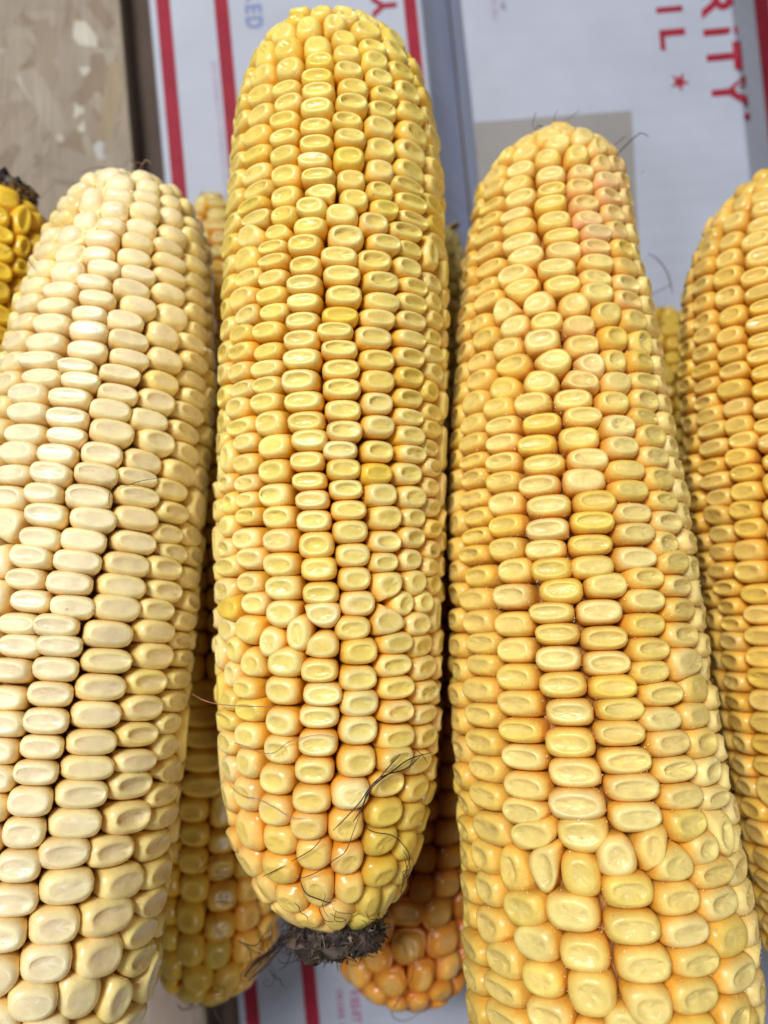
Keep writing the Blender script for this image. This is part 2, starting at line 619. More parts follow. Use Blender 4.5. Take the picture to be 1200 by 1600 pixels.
# ------------------------------------------------------------------ corn ears
class Ear:
    """an ear of corn: a surface of revolution about a nearly straight axis, tiled with kernels"""

    def __init__(s, sil, top, bottom, sh_top=0.0, sh_bot=0.0):
        # sil: (y, x left, x right) of the outline; top/bottom: (x, y, depth cm) of the axis ends
        # the rounded ends stand nearer to the lens than the axis, so they reach further out in the picture
        y0, y1 = sil[0][0], sil[-1][0]
        sil = [(y + sh_top * math.exp(-(y - y0) / 110.0) + sh_bot * math.exp(-(y1 - y) / 70.0), a, b) for (y, a, b) in sil]
        top = (top[0], top[1] + sh_top, top[2])
        bottom = (bottom[0], bottom[1] + sh_bot, bottom[2])
        T, B = P(*top), P(*bottom)
        s.len = np.linalg.norm(B - T)
        s.T, s.a = T, (B - T) / s.len
        X = np.array([1.0, 0, 0])
        e1 = X - X.dot(s.a) * s.a
        s.e1 = e1 / np.linalg.norm(e1)
        e2 = np.cross(s.a, s.e1)
        s.e2 = e2 if e2[2] > 0 else -e2
        prof = []
        dT, dB = top[2], bottom[2]
        for (y, xl, xr) in sil:
            t = ((800 - y) * dT - FPX * T[1]) / (FPX * (B[1] - T[1]) - (800 - y) * (dB - dT))
            d = dT + t * (dB - dT)
            fe = math.hypot(FPX, y - 800)
            al, ar = math.atan((xl - 600) / fe), math.atan((xr - 600) / fe)
            mid, half = (al + ar) / 2, (ar - al) / 2
            de = d * fe / FPX
            D = de / math.cos(mid)
            prof.append((t * s.len, D * math.sin(half), de * math.tan(mid) - (T[0] + t * (B[0] - T[0]))))
        prof = np.array(prof)
        # catmull-rom through the profile, resampled by arc length
        pts = []
        n = len(prof)
        for i in range(n - 1):
            p0, p1, p2, p3 = prof[max(i - 1, 0)], prof[i], prof[i + 1], prof[min(i + 2, n - 1)]
            for t in np.linspace(0, 1, 24, endpoint=False):
                pts.append(0.5 * (2 * p1 + (p2 - p0) * t + (2 * p0 - 5 * p1 + 4 * p2 - p3) * t ** 2 + (-p0 + 3 * p1 - 3 * p2 + p3) * t ** 3))
        pts.append(prof[-1])
        pts = np.array(pts)
        arc = np.concatenate([[0], np.cumsum(np.hypot(np.diff(pts[:, 0]), np.diff(pts[:, 1])))])
        s.U = arc[-1]
        s.u = np.linspace(0, s.U, 700)
        g = np.exp(-0.5 * (np.arange(-12, 13) / 5.0) ** 2); g /= g.sum()
        sm = lambda v: np.convolve(np.pad(v, 12, mode='reflect', reflect_type='odd'), g, 'valid')
        s.s = sm(np.interp(s.u, arc, pts[:, 0]))
        s.r = np.maximum(sm(np.interp(s.u, arc, pts[:, 1])), 0.02)
        s.b = sm(np.interp(s.u, arc, pts[:, 2]))
        ds, dr = np.gradient(s.s), np.gradient(s.r)
        l = np.hypot(ds, dr)
        s.ts, s.tr = sm(ds / l), sm(dr / l)

    def at(s, u, phi, depth=0.0):
        u = np.asarray(u); phi = np.asarray(phi)
        f = lambda v: np.interp(u, s.u, v)
        # extrapolate along the tangent past the ends
        ss, rr, bb, ts, tr = f(s.s), f(s.r), f(s.b), f(s.ts), f(s.tr)
        over = np.where(u < 0, u, np.where(u > s.U, u - s.U, 0.0))
        ss = ss + over * ts
        rr = rr + over * tr
        c, n = np.cos(phi), np.sin(phi)
        rad = c[..., None] * s.e1 + n[..., None] * s.e2
        nor = ts[..., None] * rad - tr[..., None] * s.a
        p = s.T + ss[..., None] * s.a + bb[..., None] * s.e1 + rr[..., None] * rad
        return p - np.asarray(depth)[..., None] * nor, nor

    def locate(s, marks):
        uu, pp = np.meshgrid(np.linspace(0, s.U, 700), np.linspace(-0.5, PI + 0.5, 330), indexing='ij')
        q, nor = s.at(uu, pp, np.zeros_like(uu))
        x, y, d = proj(q)
        view = np.array([0, 0, CAM_H * 100]) - q
        ok = (nor * view).sum(-1) > 0.02
        x, y, uf, pf = x[ok], y[ok], uu[ok], pp[ok]
        out = []
        for (mx, my) in marks:
            k = np.argmin((x - mx) ** 2 + (y - my) ** 2)
            out.append((uf[k], pf[k]))
        return np.array(out)


def wrap(a):
    return (a + PI) % (2 * PI) - PI


def clip(poly, nx, ny, c):
    out = []
    n = len(poly)
    for i in range(n):
        a, b = poly[i], poly[(i + 1) % n]
        da, db = a[0] * nx + a[1] * ny - c, b[0] * nx + b[1] * ny - c
        if da <= 0: out.append(a)
        if (da < 0 < db) or (db < 0 < da):
            t = da / (da - db)
            out.append((a[0] + t * (b[0] - a[0]), a[1] + t * (b[1] - a[1])))
    return out


def poly_area(p):
    a = 0.0
    for i in range(len(p)):
        x0, y0 = p[i]; x1, y1 = p[(i + 1) % len(p)]
        a += x0 * y1 - x1 * y0
    return abs(a) / 2


def smooth_outline(poly, n):
    p = np.array(poly)
    for _ in range(3):
        q = np.roll(p, -1, 0)
        p = np.stack([p * .75 + q * .25, p * .25 + q * .75], 1).reshape(-1, 2)
    c = p.mean(0)
    q = np.vstack([p, p[:1]])
    # even arc length, starting where the outline crosses +x
    seg = np.hypot(*np.diff(q, axis=0).T)
    arc = np.concatenate([[0], np.cumsum(seg)])
    t = np.linspace(0, arc[-1], n, endpoint=False)
    o = np.stack([np.interp(t, arc, q[:, 0]), np.interp(t, arc, q[:, 1])], 1)
    k = np.argmin(np.abs(np.arctan2(o[:, 1] - c[1], o[:, 0] - c[0])))
    return np.roll(o, -k, 0), c


RING_HI = [(-.03, .80, .0), (-.06, .45, .0), (-.04, .27, .05), (.0, .175, .14), (.06, .110, .28), (.15, .058, .44),
           (.26, .022, .64), (.37, .003, .80), (.47, 'd.12', .92), (.59, 'd.55', .96), (.72, 'd.92', .97)]
RING_LO = [(-.04, .60, .0), (-.04, .24, .05), (.05, .12, .32), (.27, .03, .6), (.46, .0, .7), (.80, 'd.9', .75)]


def kernel_rows(ear, marks, lo_row, hi_row, pitch, nrow_gap, front_rows, seed, u_end, w_row, u0=0.12):
    """all kernel centres of an ear as (u, phi): the marked ones first, then rows filling the rest"""
    rg = np.random.default_rng(seed)
    pts = []
    allm = [m for row in marks for m in row]
    mk = ear.locate(allm) if allm else np.zeros((0, 2))
    for m in mk:
        pts.append((m[0], m[1]))
    keep = []
    for (u, ph) in pts:                 # marks that fall on one another at the tip
        R = max(float(np.interp(u, ear.u, ear.r)), .25); pt = pitch(u / ear.U); w = w_row(u / ear.U)
        if all((wrap(p2 - ph) * R / w) ** 2 + ((u2 - u) / pt) ** 2 > .58 ** 2 for (u2, p2) in keep):
            keep.append((u, ph))
    pts = keep
    P_ = np.array(pts).reshape(-1, 2)

    def near(u, ph, lim, arr):
        if len(arr) == 0: return False
        R = max(np.interp(u, ear.u, ear.r), 0.25)
        pt = pitch(u / ear.U)
        dw = wrap(arr[:, 1] - ph) * R / w_row(u / ear.U)
        du = (arr[:, 0] - u) / pt
        return bool(np.any(dw ** 2 + du ** 2 < lim ** 2))

    def rowfun(row):
        q = ear.locate(row)
        o = np.argsort(q[:, 0])
        uu, pp = q[o, 0], q[o, 1]
        gu = np.linspace(0, ear.U, 80)
        v = np.interp(gu, uu, pp)
        g = np.exp(-0.5 * (np.arange(-6, 7) / 2.5) ** 2); g /= g.sum()
        v = np.convolve(np.pad(v, 6, mode='edge'), g, 'valid')
        return lambda u: np.interp(u, gu, v)

    if allm:
        lo, hi = rowfun(marks[lo_row]), rowfun(marks[hi_row])
    else:
        lo, hi = (lambda u: PI / 2 - 0.2), (lambda u: PI / 2 + 0.2)
    rows = []
    for k in range(1, front_rows + 1):
        f = k / (front_rows + 1)
        rows.append(lambda u, f=f: lo(u) + (hi(u) - lo(u)) * f)
    rows.append(lo); rows.append(hi)
    for k in range(1, nrow_gap + 1):
        f = k / (nrow_gap + 1)
        rows.append(lambda u, f=f: hi(u) + (2 * PI - (hi(u) - lo(u))) * f)
    auto = []
    wob = rg.uniform(0, 6.28, len(rows))
    for j, rf in enumerate(rows):
        u = u0 + rg.uniform(0, 1) * pitch(0)
        while u < u_end:
            ph = rf(u) + 0.035 * math.sin(u * 1.1 + wob[j]) + rg.normal(0, 0.008)
            auto.append((u, ph))
            u += pitch(u / ear.U) * rg.normal(1.0, 0.07)
    arr = P_.copy()
    for (u, ph) in auto:
        R = np.interp(u, ear.u, ear.r)
        if near(u, ph, 0.80, P_):
            continue
        if R < 1.15 and near(u, ph, 0.80, arr):
            continue
        arr = np.vstack([arr, [[u, ph]]])
    # close the holes where rows end
    gu, gp = np.meshgrid(np.arange(u0, u_end, .11), np.linspace(-PI, PI, 130, endpoint=False), indexing='ij')
    gu, gp = gu.ravel(), gp.ravel()
    Rg = np.maximum(np.interp(gu, ear.u, ear.r), .25)
    tg = gu / ear.U
    pg = np.array([pitch(t) for t in tg]); wg = np.array([w_row(t) for t in tg])
    dist = np.full(len(gu), 9.0)
    for (u, ph) in arr:
        m = np.abs(gu - u) < 1.6
        dist[m] = np.minimum(dist[m], (wrap(gp[m] - ph) * Rg[m] / wg[m]) ** 2 + ((gu[m] - u) / pg[m]) ** 2)
    for _ in range(200):
        k = int(np.argmax(dist))
        if dist[k] < .86 ** 2:
            break
        u, ph = gu[k], gp[k]
        arr = np.vstack([arr, [[u, ph]]])
        dist = np.minimum(dist, (wrap(gp - ph) * Rg / wg) ** 2 + ((gu - u) / pg) ** 2)
    return arr, len(P_)


def lerp(a, b, t):
    return np.asarray(a) + (np.asarray(b) - np.asarray(a)) * t


ZB = None      # which ear each place of the picture shows, and how far it is


def splat(ears):
    global ZB
    H, W = 200, 150
    zb = np.full((H, W), 1e9); idb = np.full((H, W), -1)
    for k, e in enumerate(ears):
        uu, pp = np.meshgrid(np.linspace(0, e.U, 500), np.linspace(0, 2 * PI, 360), indexing='ij')
        q, _ = e.at(uu, pp, np.zeros_like(uu))
        x, y, d = proj(q)
        ix, iy = (x / 8).astype(int).ravel(), (y / 8).astype(int).ravel()
        ok = (ix >= 0) & (ix < W) & (iy >= 0) & (iy < H)
        for a, b, z in zip(iy[ok], ix[ok], d.ravel()[ok]):
            if z < zb[a, b]:
                zb[a, b] = z; idb[a, b] = k
    ZB = (zb, idb)


def splat_fast(ears):
    global ZB
    H, W = 200, 150
    zb = np.full(H * W, 1e9); idb = np.full(H * W, -1)
    for k, e in enumerate(ears):
        uu, pp = np.meshgrid(np.linspace(0, e.U, 700), np.linspace(0, 2 * PI, 500), indexing='ij')
        q, _ = e.at(uu, pp, np.zeros_like(uu))
        x, y, d = proj(q)
        ix, iy = np.floor(x / 8).astype(int).ravel(), np.floor(y / 8).astype(int).ravel()
        ok = (ix >= 0) & (ix < W) & (iy >= 0) & (iy < H)
        z = np.full(H * W, 1e9)
        np.minimum.at(z, iy[ok] * W + ix[ok], d.ravel()[ok])
        m = z < zb
        zb[m] = z[m]; idb[m] = k
    ZB = (zb.reshape(H, W), idb.reshape(H, W))


def visible(x, y, k):
    """how much of the neighbourhood of a pixel shows ear k"""
    if not (-25 < x < 1225 and -25 < y < 1625):
        return False
    ix, iy = int(min(max(x, 0), 1199) / 8), int(min(max(y, 0), 1599) / 8)
    w = ZB[1][max(iy - 1, 0):iy + 2, max(ix - 1, 0):ix + 2]
    return bool(np.any(w == k))


def build_ear(k, ear, pts, nmark, look, root, mat, seed):
    """kernels as parts (those the photo shows largest), the others joined"""
    rg = np.random.default_rng(seed)
    n = len(pts)
    R0 = np.maximum(np.interp(pts[:, 0], ear.u, ear.r), 0.25)
    hi_k, lo_k = [], []
    cand = []
    q, nor = ear.at(pts[:, 0], pts[:, 1], np.zeros(n))
    x, y, d = proj(q)
    view = np.array([0, 0, CAM_H * 100]) - q
    fac = (nor * view).sum(-1) / np.linalg.norm(view, axis=1)
    for i in range(n):
        if fac[i] > -0.05 and visible(x[i], y[i], k):
            cand.append((-(max(fac[i], 0.05)) / d[i] ** 2, i))
    cand.sort()
    single = set(i for _, i in cand[:300])
    near_set = set(i for _, i in cand)
    stuff_v, stuff_f, stuff_t = [], [], []
    base = 0
    for i in range(n):
        u, ph = pts[i]
        dw = wrap(pts[:, 1] - ph) * R0[i]
        du = pts[:, 0] - u
        nb = np.where((np.abs(dw) < 2.0) & (np.abs(du) < 1.4))[0]
        W, H = look['w'] * 0.62, look['h'] * 0.72
        poly = [(-W, -H), (W, -H), (W, H), (-W, H)]
        nb = nb[np.argsort(dw[nb] ** 2 + du[nb] ** 2)]
        for j in nb[1:22]:
            a, b = dw[j], du[j]
            l2 = a * a + b * b
            if l2 < 1e-4: continue
            poly = clip(poly, a, b, l2 / 2)
            if len(poly) < 3: break
        if len(poly) < 3:
            continue
        hi = i in near_set
        ns = 28 if hi else 12
        if hi and k >= 4: ns = 22
        o, c = smooth_outline(poly, ns)
        o = o - c
        hw, hh = (np.ptp(o[:, 0])) / 2, (np.ptp(o[:, 1])) / 2
        if min(hw, hh) < 0.03: continue
        t = min(max(u / ear.U, 0), 1)
        lk = look['fun'](t, wrap(ph - PI / 2), rg, i < nmark, x[i], y[i])
        fill = poly_area(poly) / max(1e-6, 4 * hw * hh)
        angq = np.arctan2(o[:, 1] / hh, o[:, 0] / hw)
        cq, sq = np.cos(angq), np.sin(angq)
        se = np.stack([hw * np.sign(cq) * np.abs(cq) ** .60, hh * np.sign(sq) * np.abs(sq) ** .60], 1)
        wq = .80 * np.clip((fill - .72) / .12, 0, 1)
        o = o * (1 - wq) + se * wq
        gap = 0.004 + 0.008 * rg.random()
        o = o * np.array([(hw - gap * 1.3) / hw, (hh - gap * 0.6) / hh])
        hw, hh = hw - gap * 1.3, hh - gap * .6
        ang = np.arctan2(o[:, 1] / hh, o[:, 0] / hw)
        ell = np.stack([hw * np.cos(ang), hh * np.sin(ang)], 1)
        rings = RING_HI if hi else RING_LO
        dent, rnd = lk['dent'] * np.clip(rg.normal(1, .35), .15, 1.9), lk['round']
        kd = rg.integers(2, 5); pd = rg.uniform(0, 6.28); ad = rg.uniform(0, .35)
        thd = np.linspace(0, 2 * PI, ns, endpoint=False)
        lift = rg.normal(0, 0.022)
        tx, ty = rg.normal(0, 0.018), rg.normal(0.012, 0.02)
        maxd = min(0.8, 0.62 * R0[i] + 0.1)
        V, D, Q = [], [], []
        m = min(hw, hh)
        for (qq, dd, bl) in rings:
            isd = isinstance(dd, str)
            ins = qq * m
            xin = ins * lk.get('xr', 1.1) + lk.get('xg', .012) * (1.0 if isd else max(0.0, 1 - dd / .34))
            sc = np.array([1 - min(xin, hw * .93) / hw, 1 - ins / hh])
            b2 = min(1, bl + lk['oval'] * (1 - bl) * 0.7 * (1.0 if isd or dd < .1 else 0.5 if dd < .2 else .12))
            loc = (o * (1 - b2) + ell * b2) * sc
            if isd:
                f = float(dd[1:])
                nz = 0.0
                if lk['crumple']:
                    nz = lk['crumple'] * rg.normal(0, 1, ns) * f
                    nz = (nz + np.roll(nz, 1)) / 2
                dep = dent * f * (1 + ad * np.sin(kd * thd + pd)) + nz
                # a long narrow hollow, off centre
                loc = loc + np.array([lk['off'][0] * hw, lk['off'][1] * hh]) * f * 0.25
                dep = dep + np.zeros(ns)
                dep = dep * (1 - rnd) + rnd * 1.2 * m * (1 - math.sqrt(max(0, 1 - (1 - qq) ** 2)))
            else:
                dr = 1.2 * m * (1 - math.sqrt(max(0, 1 - (1 - max(qq, 0)) ** 2))) if dd < .12 else dd
                dep = np.full(ns, min(dd * (1 - rnd) + rnd * dr, maxd))
                pass
            near_top = 1.0 if (isd or dd < 0.3) else 0.3
            dep = dep - lift * near_top + (loc[:, 0] / hw * tx + loc[:, 1] / hh * ty) * near_top
            V.append(loc); D.append(dep)
        V.append(np.array([[lk['off'][0] * hw * .25, lk['off'][1] * hh * .25]]))
        D.append(np.array([(dent if rnd <= 0 else dent * (1 - rnd)) - lift]))
        V = np.vstack(V); D = np.concatenate(D)
        P3, _ = ear.at(u + c[1] + V[:, 1], ph + (c[0] + V[:, 0]) / R0[i], D)
        nr = len(rings)
        F = []
        for a in range(nr - 1):
            for e in range(ns):
                e2 = (e + 1) % ns
                F.append((a * ns + e, a * ns + e2, (a + 1) * ns + e2, (a + 1) * ns + e))
        for e in range(ns):
            F.append(((nr - 1) * ns + e, (nr - 1) * ns + (e + 1) % ns, nr * ns))
        # colours: flinty sides, paler starchy crown, dull hollow
        T = np.zeros((len(V), 3))
        pos = 0
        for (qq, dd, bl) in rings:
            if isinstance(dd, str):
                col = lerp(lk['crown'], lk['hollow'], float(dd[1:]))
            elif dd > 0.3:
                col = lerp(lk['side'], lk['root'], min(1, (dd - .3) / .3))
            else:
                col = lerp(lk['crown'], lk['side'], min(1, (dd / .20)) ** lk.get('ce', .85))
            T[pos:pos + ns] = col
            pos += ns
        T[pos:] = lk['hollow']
        if lk.get('blush') is not None:
            wgt, bc = lk['blush']
            side = np.clip((V[:, 1] / hh + 1) / 2, 0, 1)[:, None]
            T = T * (1 - wgt * side) + np.array(bc) * wgt * side
        if i in single:
            ctr = q[i] - nor[i] * 0.3
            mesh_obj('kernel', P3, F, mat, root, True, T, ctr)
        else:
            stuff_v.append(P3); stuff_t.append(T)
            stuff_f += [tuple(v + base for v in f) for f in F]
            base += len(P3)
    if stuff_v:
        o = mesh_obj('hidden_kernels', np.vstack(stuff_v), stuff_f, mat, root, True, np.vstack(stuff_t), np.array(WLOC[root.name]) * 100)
        o['kind'] = 'stuff'
    return len(single)


def cob_core(ear, root, frac, col, stub=None, stubcol=None, dmax=0.62, seed=1):
    """the cob inside the kernels, and the bare rough stub where it shows at the end"""
    rg = np.random.default_rng(seed)
    us = list(np.linspace(0.05, ear.U, 60))
    nph = 36
    ph = np.linspace(0, 2 * PI, nph, endpoint=False)
    V, T = [], []
    for u in us:
        R = np.interp(u, ear.u, ear.r)
        dep = min(dmax, 0.5 * R)
        p, _ = ear.at(np.full(nph, u), ph, np.full(nph, dep) + rg.normal(0, .02, nph))
        V.append(p); T.append(np.tile(col, (nph, 1)))
    F = []
    for a in range(len(us) - 1):
        for e in range(nph):
            e2 = (e + 1) % nph
            F.append((a * nph + e, a * nph + e2, (a + 1) * nph + e2, (a + 1) * nph + e))
    F.append(tuple(range(nph))[::-1])
    F.append(tuple((len(us) - 1) * nph + e for e in range(nph)))
    return mesh_obj('cob', np.vstack(V), F, M_COB, root, True, np.vstack(T), np.array(WLOC[root.name]) * 100)


def stub_mesh(ear, root, s0, s1, rad, cols, shreds, seed, name='cob_stub', at_top=False, rough=0.085):
    """rough end of the cob, with torn chaff standing off it"""
    rg = np.random.default_rng(seed)
    nph, ns = 40, 14
    bend = np.interp(ear.U if not at_top else 0, ear.u, ear.b)
    V, T, F = [], [], []
    ph = np.linspace(0, 2 * PI, nph, endpoint=False)
    prof = [(0, 0.9)] + [(t, 1.0 + 0.06 * math.sin(t * 9)) for t in np.linspace(.1, .85, ns - 5)] + [(.94, .93), (1.0, .80), (1.0, .5), (0.93, .12)]
    for (t, f) in prof:
        rr = rad * f + rg.normal(0, rough, nph) * (1 if f > .4 else .6)
        ss = s0 + (s1 - s0) * t + rg.normal(0, rough * .7, nph)
        rad_v = np.cos(ph)[:, None] * ear.e1 + np.sin(ph)[:, None] * ear.e2
        V.append(ear.T + ss[:, None] * ear.a + bend * ear.e1 + rr[:, None] * rad_v)
        T.append(np.array([cols[rg.integers(len(cols))] for _ in range(nph)]) * rg.uniform(.7, 1.25, (nph, 1)))
    n = len(prof)
    for a in range(n - 1):
        for e in range(nph):
            e2 = (e + 1) % nph
            F.append((a * nph + e, a * nph + e2, (a + 1) * nph + e2, (a + 1) * nph + e))
    F.append(tuple((n - 1) * nph + e for e in range(nph)))
    org = np.array(WLOC[root.name]) * 100
    st = mesh_obj(name, np.vstack(V), F, M_COB, root, True, np.vstack(T), org)
    # chaff
    V, T, F = [], [], []
    for _ in range(shreds):
        t = rg.uniform(0.05, 1.0); p0 = rg.uniform(0, 2 * PI)
        rv = math.cos(p0) * ear.e1 + math.sin(p0) * ear.e2
        f = 1.0 if t < .93 else rg.uniform(.2, 1)
        c = ear.T + (s0 + (s1 - s0) * t) * ear.a + bend * ear.e1 + rad * f * rv
        dirn = rv * rg.uniform(.2, 1) + ear.a * rg.normal(.2, .8) + np.cross(ear.a, rv) * rg.normal(0, .8)
        dirn /= np.linalg.norm(dirn)
        sd = np.cross(dirn, rg.normal(0, 1, 3)); sd /= np.linalg.norm(sd)
        ln, wd = rg.uniform(.08, .28), rg.uniform(.012, .05)
        curl = np.cross(dirn, sd) * rg.normal(0, .08)
        col = np.array(cols[rg.integers(len(cols))]) * rg.uniform(.6, 1.9)
        b = len(V)
        for j in range(4):
            tt = j / 3
            w = wd * (1 - .8 * tt)
            m = c - dirn * .04 + dirn * ln * tt + curl * tt * tt
            V.append(m - sd * w); V.append(m + sd * w + np.cross(dirn, sd) * .01)
            T += [col, col]
        for j in range(3):
            F.append((b + 2 * j, b + 2 * j + 1, b + 2 * j + 3, b + 2 * j + 2))
    if V:
        o = mesh_obj('chaff', np.array(V), F, M_SHRED, root, True, np.array(T), org)
        o['kind'] = 'stuff'
    return st


# --- the marks: where the rows of the visible faces run (photograph pixels)
LONG_SIL = [(14, 524, 530), (22, 470, 575), (40, 428, 612), (65, 408, 632), (100, 391, 651), (150, 376, 670), (200, 366, 681), (300, 357, 693),
            (400, 350, 699), (500, 345, 701), (600, 341, 700), (700, 337, 697), (800, 335, 696), (900, 334, 694), (1000, 335, 692),
            (1100, 337, 690), (1200, 342, 684), (1290, 356, 667), (1360, 382, 645), (1415, 420, 618), (1450, 470, 585)]
LONG = [
 # leftmost short row
 [(348,725),(347,755),(349,784),(348,824),(346,857),(349,886),(349,918),(353,951),(349,987),(361,1018),(352,1058),(350,1093),(350,1128),(350,1163),(350,1200),(348,1238),(350,1277)],
 [(413,79),(406,114),(402,142),(400,177),(399,206),(399,234),(397,263),(399,294),(397,317),(395,339),(389,362),(383,383),(380,406),(378,433),(375,463),(377,493),(373,517),(372,550),(370,580),(370,607),(368,637),(372,663),(373,690),(375,722),(376,752),(377,784),(379,808),(380,840),(384,875),(384,909),(387,943),(385,983),(382,1037),(379,1074),(383,1112),(383,1150),(380,1195),(377,1243),(378,1302),(383,1353),(400,1400)],
 [(438,47),(444,76),(444,104),(441,130),(440,158),(438,187),(438,212),(437,238),(440,272),(441,304),(435,336),(427,362),(423,383),(422,403),(420,429),(417,457),(417,485),(412,513),(410,543),(408,573),(410,600),(407,630),(413,660),(417,697),(420,735),(427,771),(428,808),(432,845),(431,883),(437,920),(434,961),(414,1004),(437,1039),(434,1080),(432,1127),(430,1173),(422,1220),(422,1267),(425,1320),(433,1370),(453,1415)],
 [(484,34),(495,65),(495,92),(494,117),(498,139),(494,166),(495,193),(494,220),(495,245),(496,274),(498,296),(490,318),(478,348),(475,380),(473,412),(472,442),(473,470),(468,498),(468,528),(471,559),(467,590),(472,622),(475,652),(477,685),(477,720),(478,752),(486,778),(488,808),(494,847),(499,888),(502,923),(506,958),(471,987),(502,1010),(497,1047),(498,1087),(497,1125),(497,1167),(490,1207),(483,1252),(483,1298),(488,1345),(493,1395)],
 [(527,32),(536,52),(546,79),(546,104),(554,131),(551,155),(550,182),(548,211),(550,242),(555,275),(549,302),(542,332),(538,366),(535,398),(532,427),(532,460),(531,489),(527,515),(532,543),(532,573),(537,605),(538,637),(542,672),(538,700),(538,733),(543,767),(546,798),(551,831),(554,870),(556,907),(564,945),(554,983),(562,1019),(564,1056),(567,1100),(565,1147),(558,1193),(550,1242),(548,1298),(550,1348),(548,1402),(533,1437)],
 [(571,44),(585,68),(593,92),(600,119),(603,144),(604,168),(604,196),(600,228),(598,263),(597,296),(600,320),(597,347),(598,376),(598,407),(600,437),(598,467),(598,493),(593,525),(597,557),(597,593),(597,632),(598,667),(597,702),(597,737),(601,772),(606,808),(608,844),(611,876),(611,909),(629,941),(617,971),(621,1006),(621,1042),(628,1078),(627,1112),(622,1150),(620,1192),(612,1233),(605,1275),(603,1322),(597,1372),(587,1417)],
 [(619,57),(625,83),(631,108),(639,136),(644,171),(647,203),(644,228),(642,260),(639,288),(642,310),(641,336),(641,360),(645,386),(648,417),(650,447),(648,470),(650,503),(648,530),(647,560),(647,590),(645,623),(642,650),(647,677),(647,707),(648,739),(652,775),(655,808),(652,844),(650,875),(653,909),(670,941),(666,974),(668,1011),(671,1047),(673,1085),(672,1117),(670,1152),(663,1190),(658,1230),(653,1277),(647,1318),(637,1367),(617,1403)],
 [(683,407),(685,440),(687,473),(688,500),(685,530),(683,553),(685,580),(682,610),(682,643),(682,673),(682,700),(682,730),(682,762),(683,795),(683,824),(683,857),(681,883),(683,915),(687,951)],
]

PALE_SIL = [(261, 222, 232), (268, 180, 262), (282, 148, 285), (300, 122, 306), (330, 96, 319), (361, 80, 330), (387, 68, 334), (425, 52, 337), (500, 22, 339), (580, -3, 339),
            (662, -28, 332), (772, -55, 325), (928, -84, 313), (1022, -104, 305), (1169, -140, 291), (1319, -170, 277), (1400, -185, 268), (1470, -188, 258), (1555, -175, 240), (1610, -150, 214), (1660, -100, 170), (1690, -30, 100)]
PALE = [
 [(139,312),(124,337),(105,363),(101,389),(99,419),(94,446),(86,472),(77,500),(69,530),(62,560),(56,584),(43,611),(39,642),(32,671),(22,705),(15,738),(8,772),(0,808)],
 [(184,294),(174,320),(165,342),(159,365),(154,389),(150,412),(146,436),(144,459),(139,483),(133,511),(127,541),(120,567),(116,590),(107,618),(99,648),(92,677),(83,708),(70,737),(62,770),(58,805),(48,836),(37,867),(34,903),(31,937),(22,972),(17,1009),(12,1047),(8,1087),(2,1128),(-6,1172),(-14,1216),(-24,1262),(-34,1310),(-46,1362)],
 [(186,277),(232,284),(234,303),(231,324),(223,348),(219,372),(216,399),(214,421),(212,444),(214,470),(208,498),(206,526),(202,554),(195,581),(189,607),(182,637),(174,671),(161,706),(152,737),(144,773),(141,809),(130,842),(120,878),(109,909),(105,944),(94,975),(89,1012),(80,1048),(70,1086),(62,1128),(54,1171),(45,1210),(37,1255),(28,1306),(22,1360),(12,1412),(2,1470),(-8,1530)],
 [(236,271),(276,309),(276,333),(274,361),(272,386),(270,406),(268,431),(270,453),(272,487),(266,522),(264,560),(259,592),(251,624),(246,656),(244,687),(231,719),(225,747),(220,775),(219,811),(212,845),(205,878),(198,916),(187,950),(178,991),(172,1031),(164,1073),(157,1117),(150,1163),(142,1201),(131,1240),(120,1289),(105,1337),(99,1392),(80,1446),(67,1512),(45,1574)],
 [(276,288),(300,324),(309,346),(311,369),(315,391),(315,414),(315,440),(315,462),(315,489),(313,515),(311,539),(311,567),(309,596),(306,620),(302,646),(300,677),(295,706),(287,737),(283,769),(280,801),(278,834),(277,862),(270,892),(266,925),(258,956),(250,987),(247,1025),(237,1066),(232,1110),(225,1152),(221,1189),(214,1229),(206,1281),(195,1330),(191,1381),(174,1435),(165,1499),(139,1557)],
 [(313,803),(308,835),(306,870),(303,905),(300,940),(296,972),(293,1002),(290,1031),(287,1062),(282,1098),(276,1132),(270,1165),(272,1202),(264,1238),(261,1277),(253,1321),(251,1364),(246,1412),(231,1459),(221,1510),(195,1566)],
]

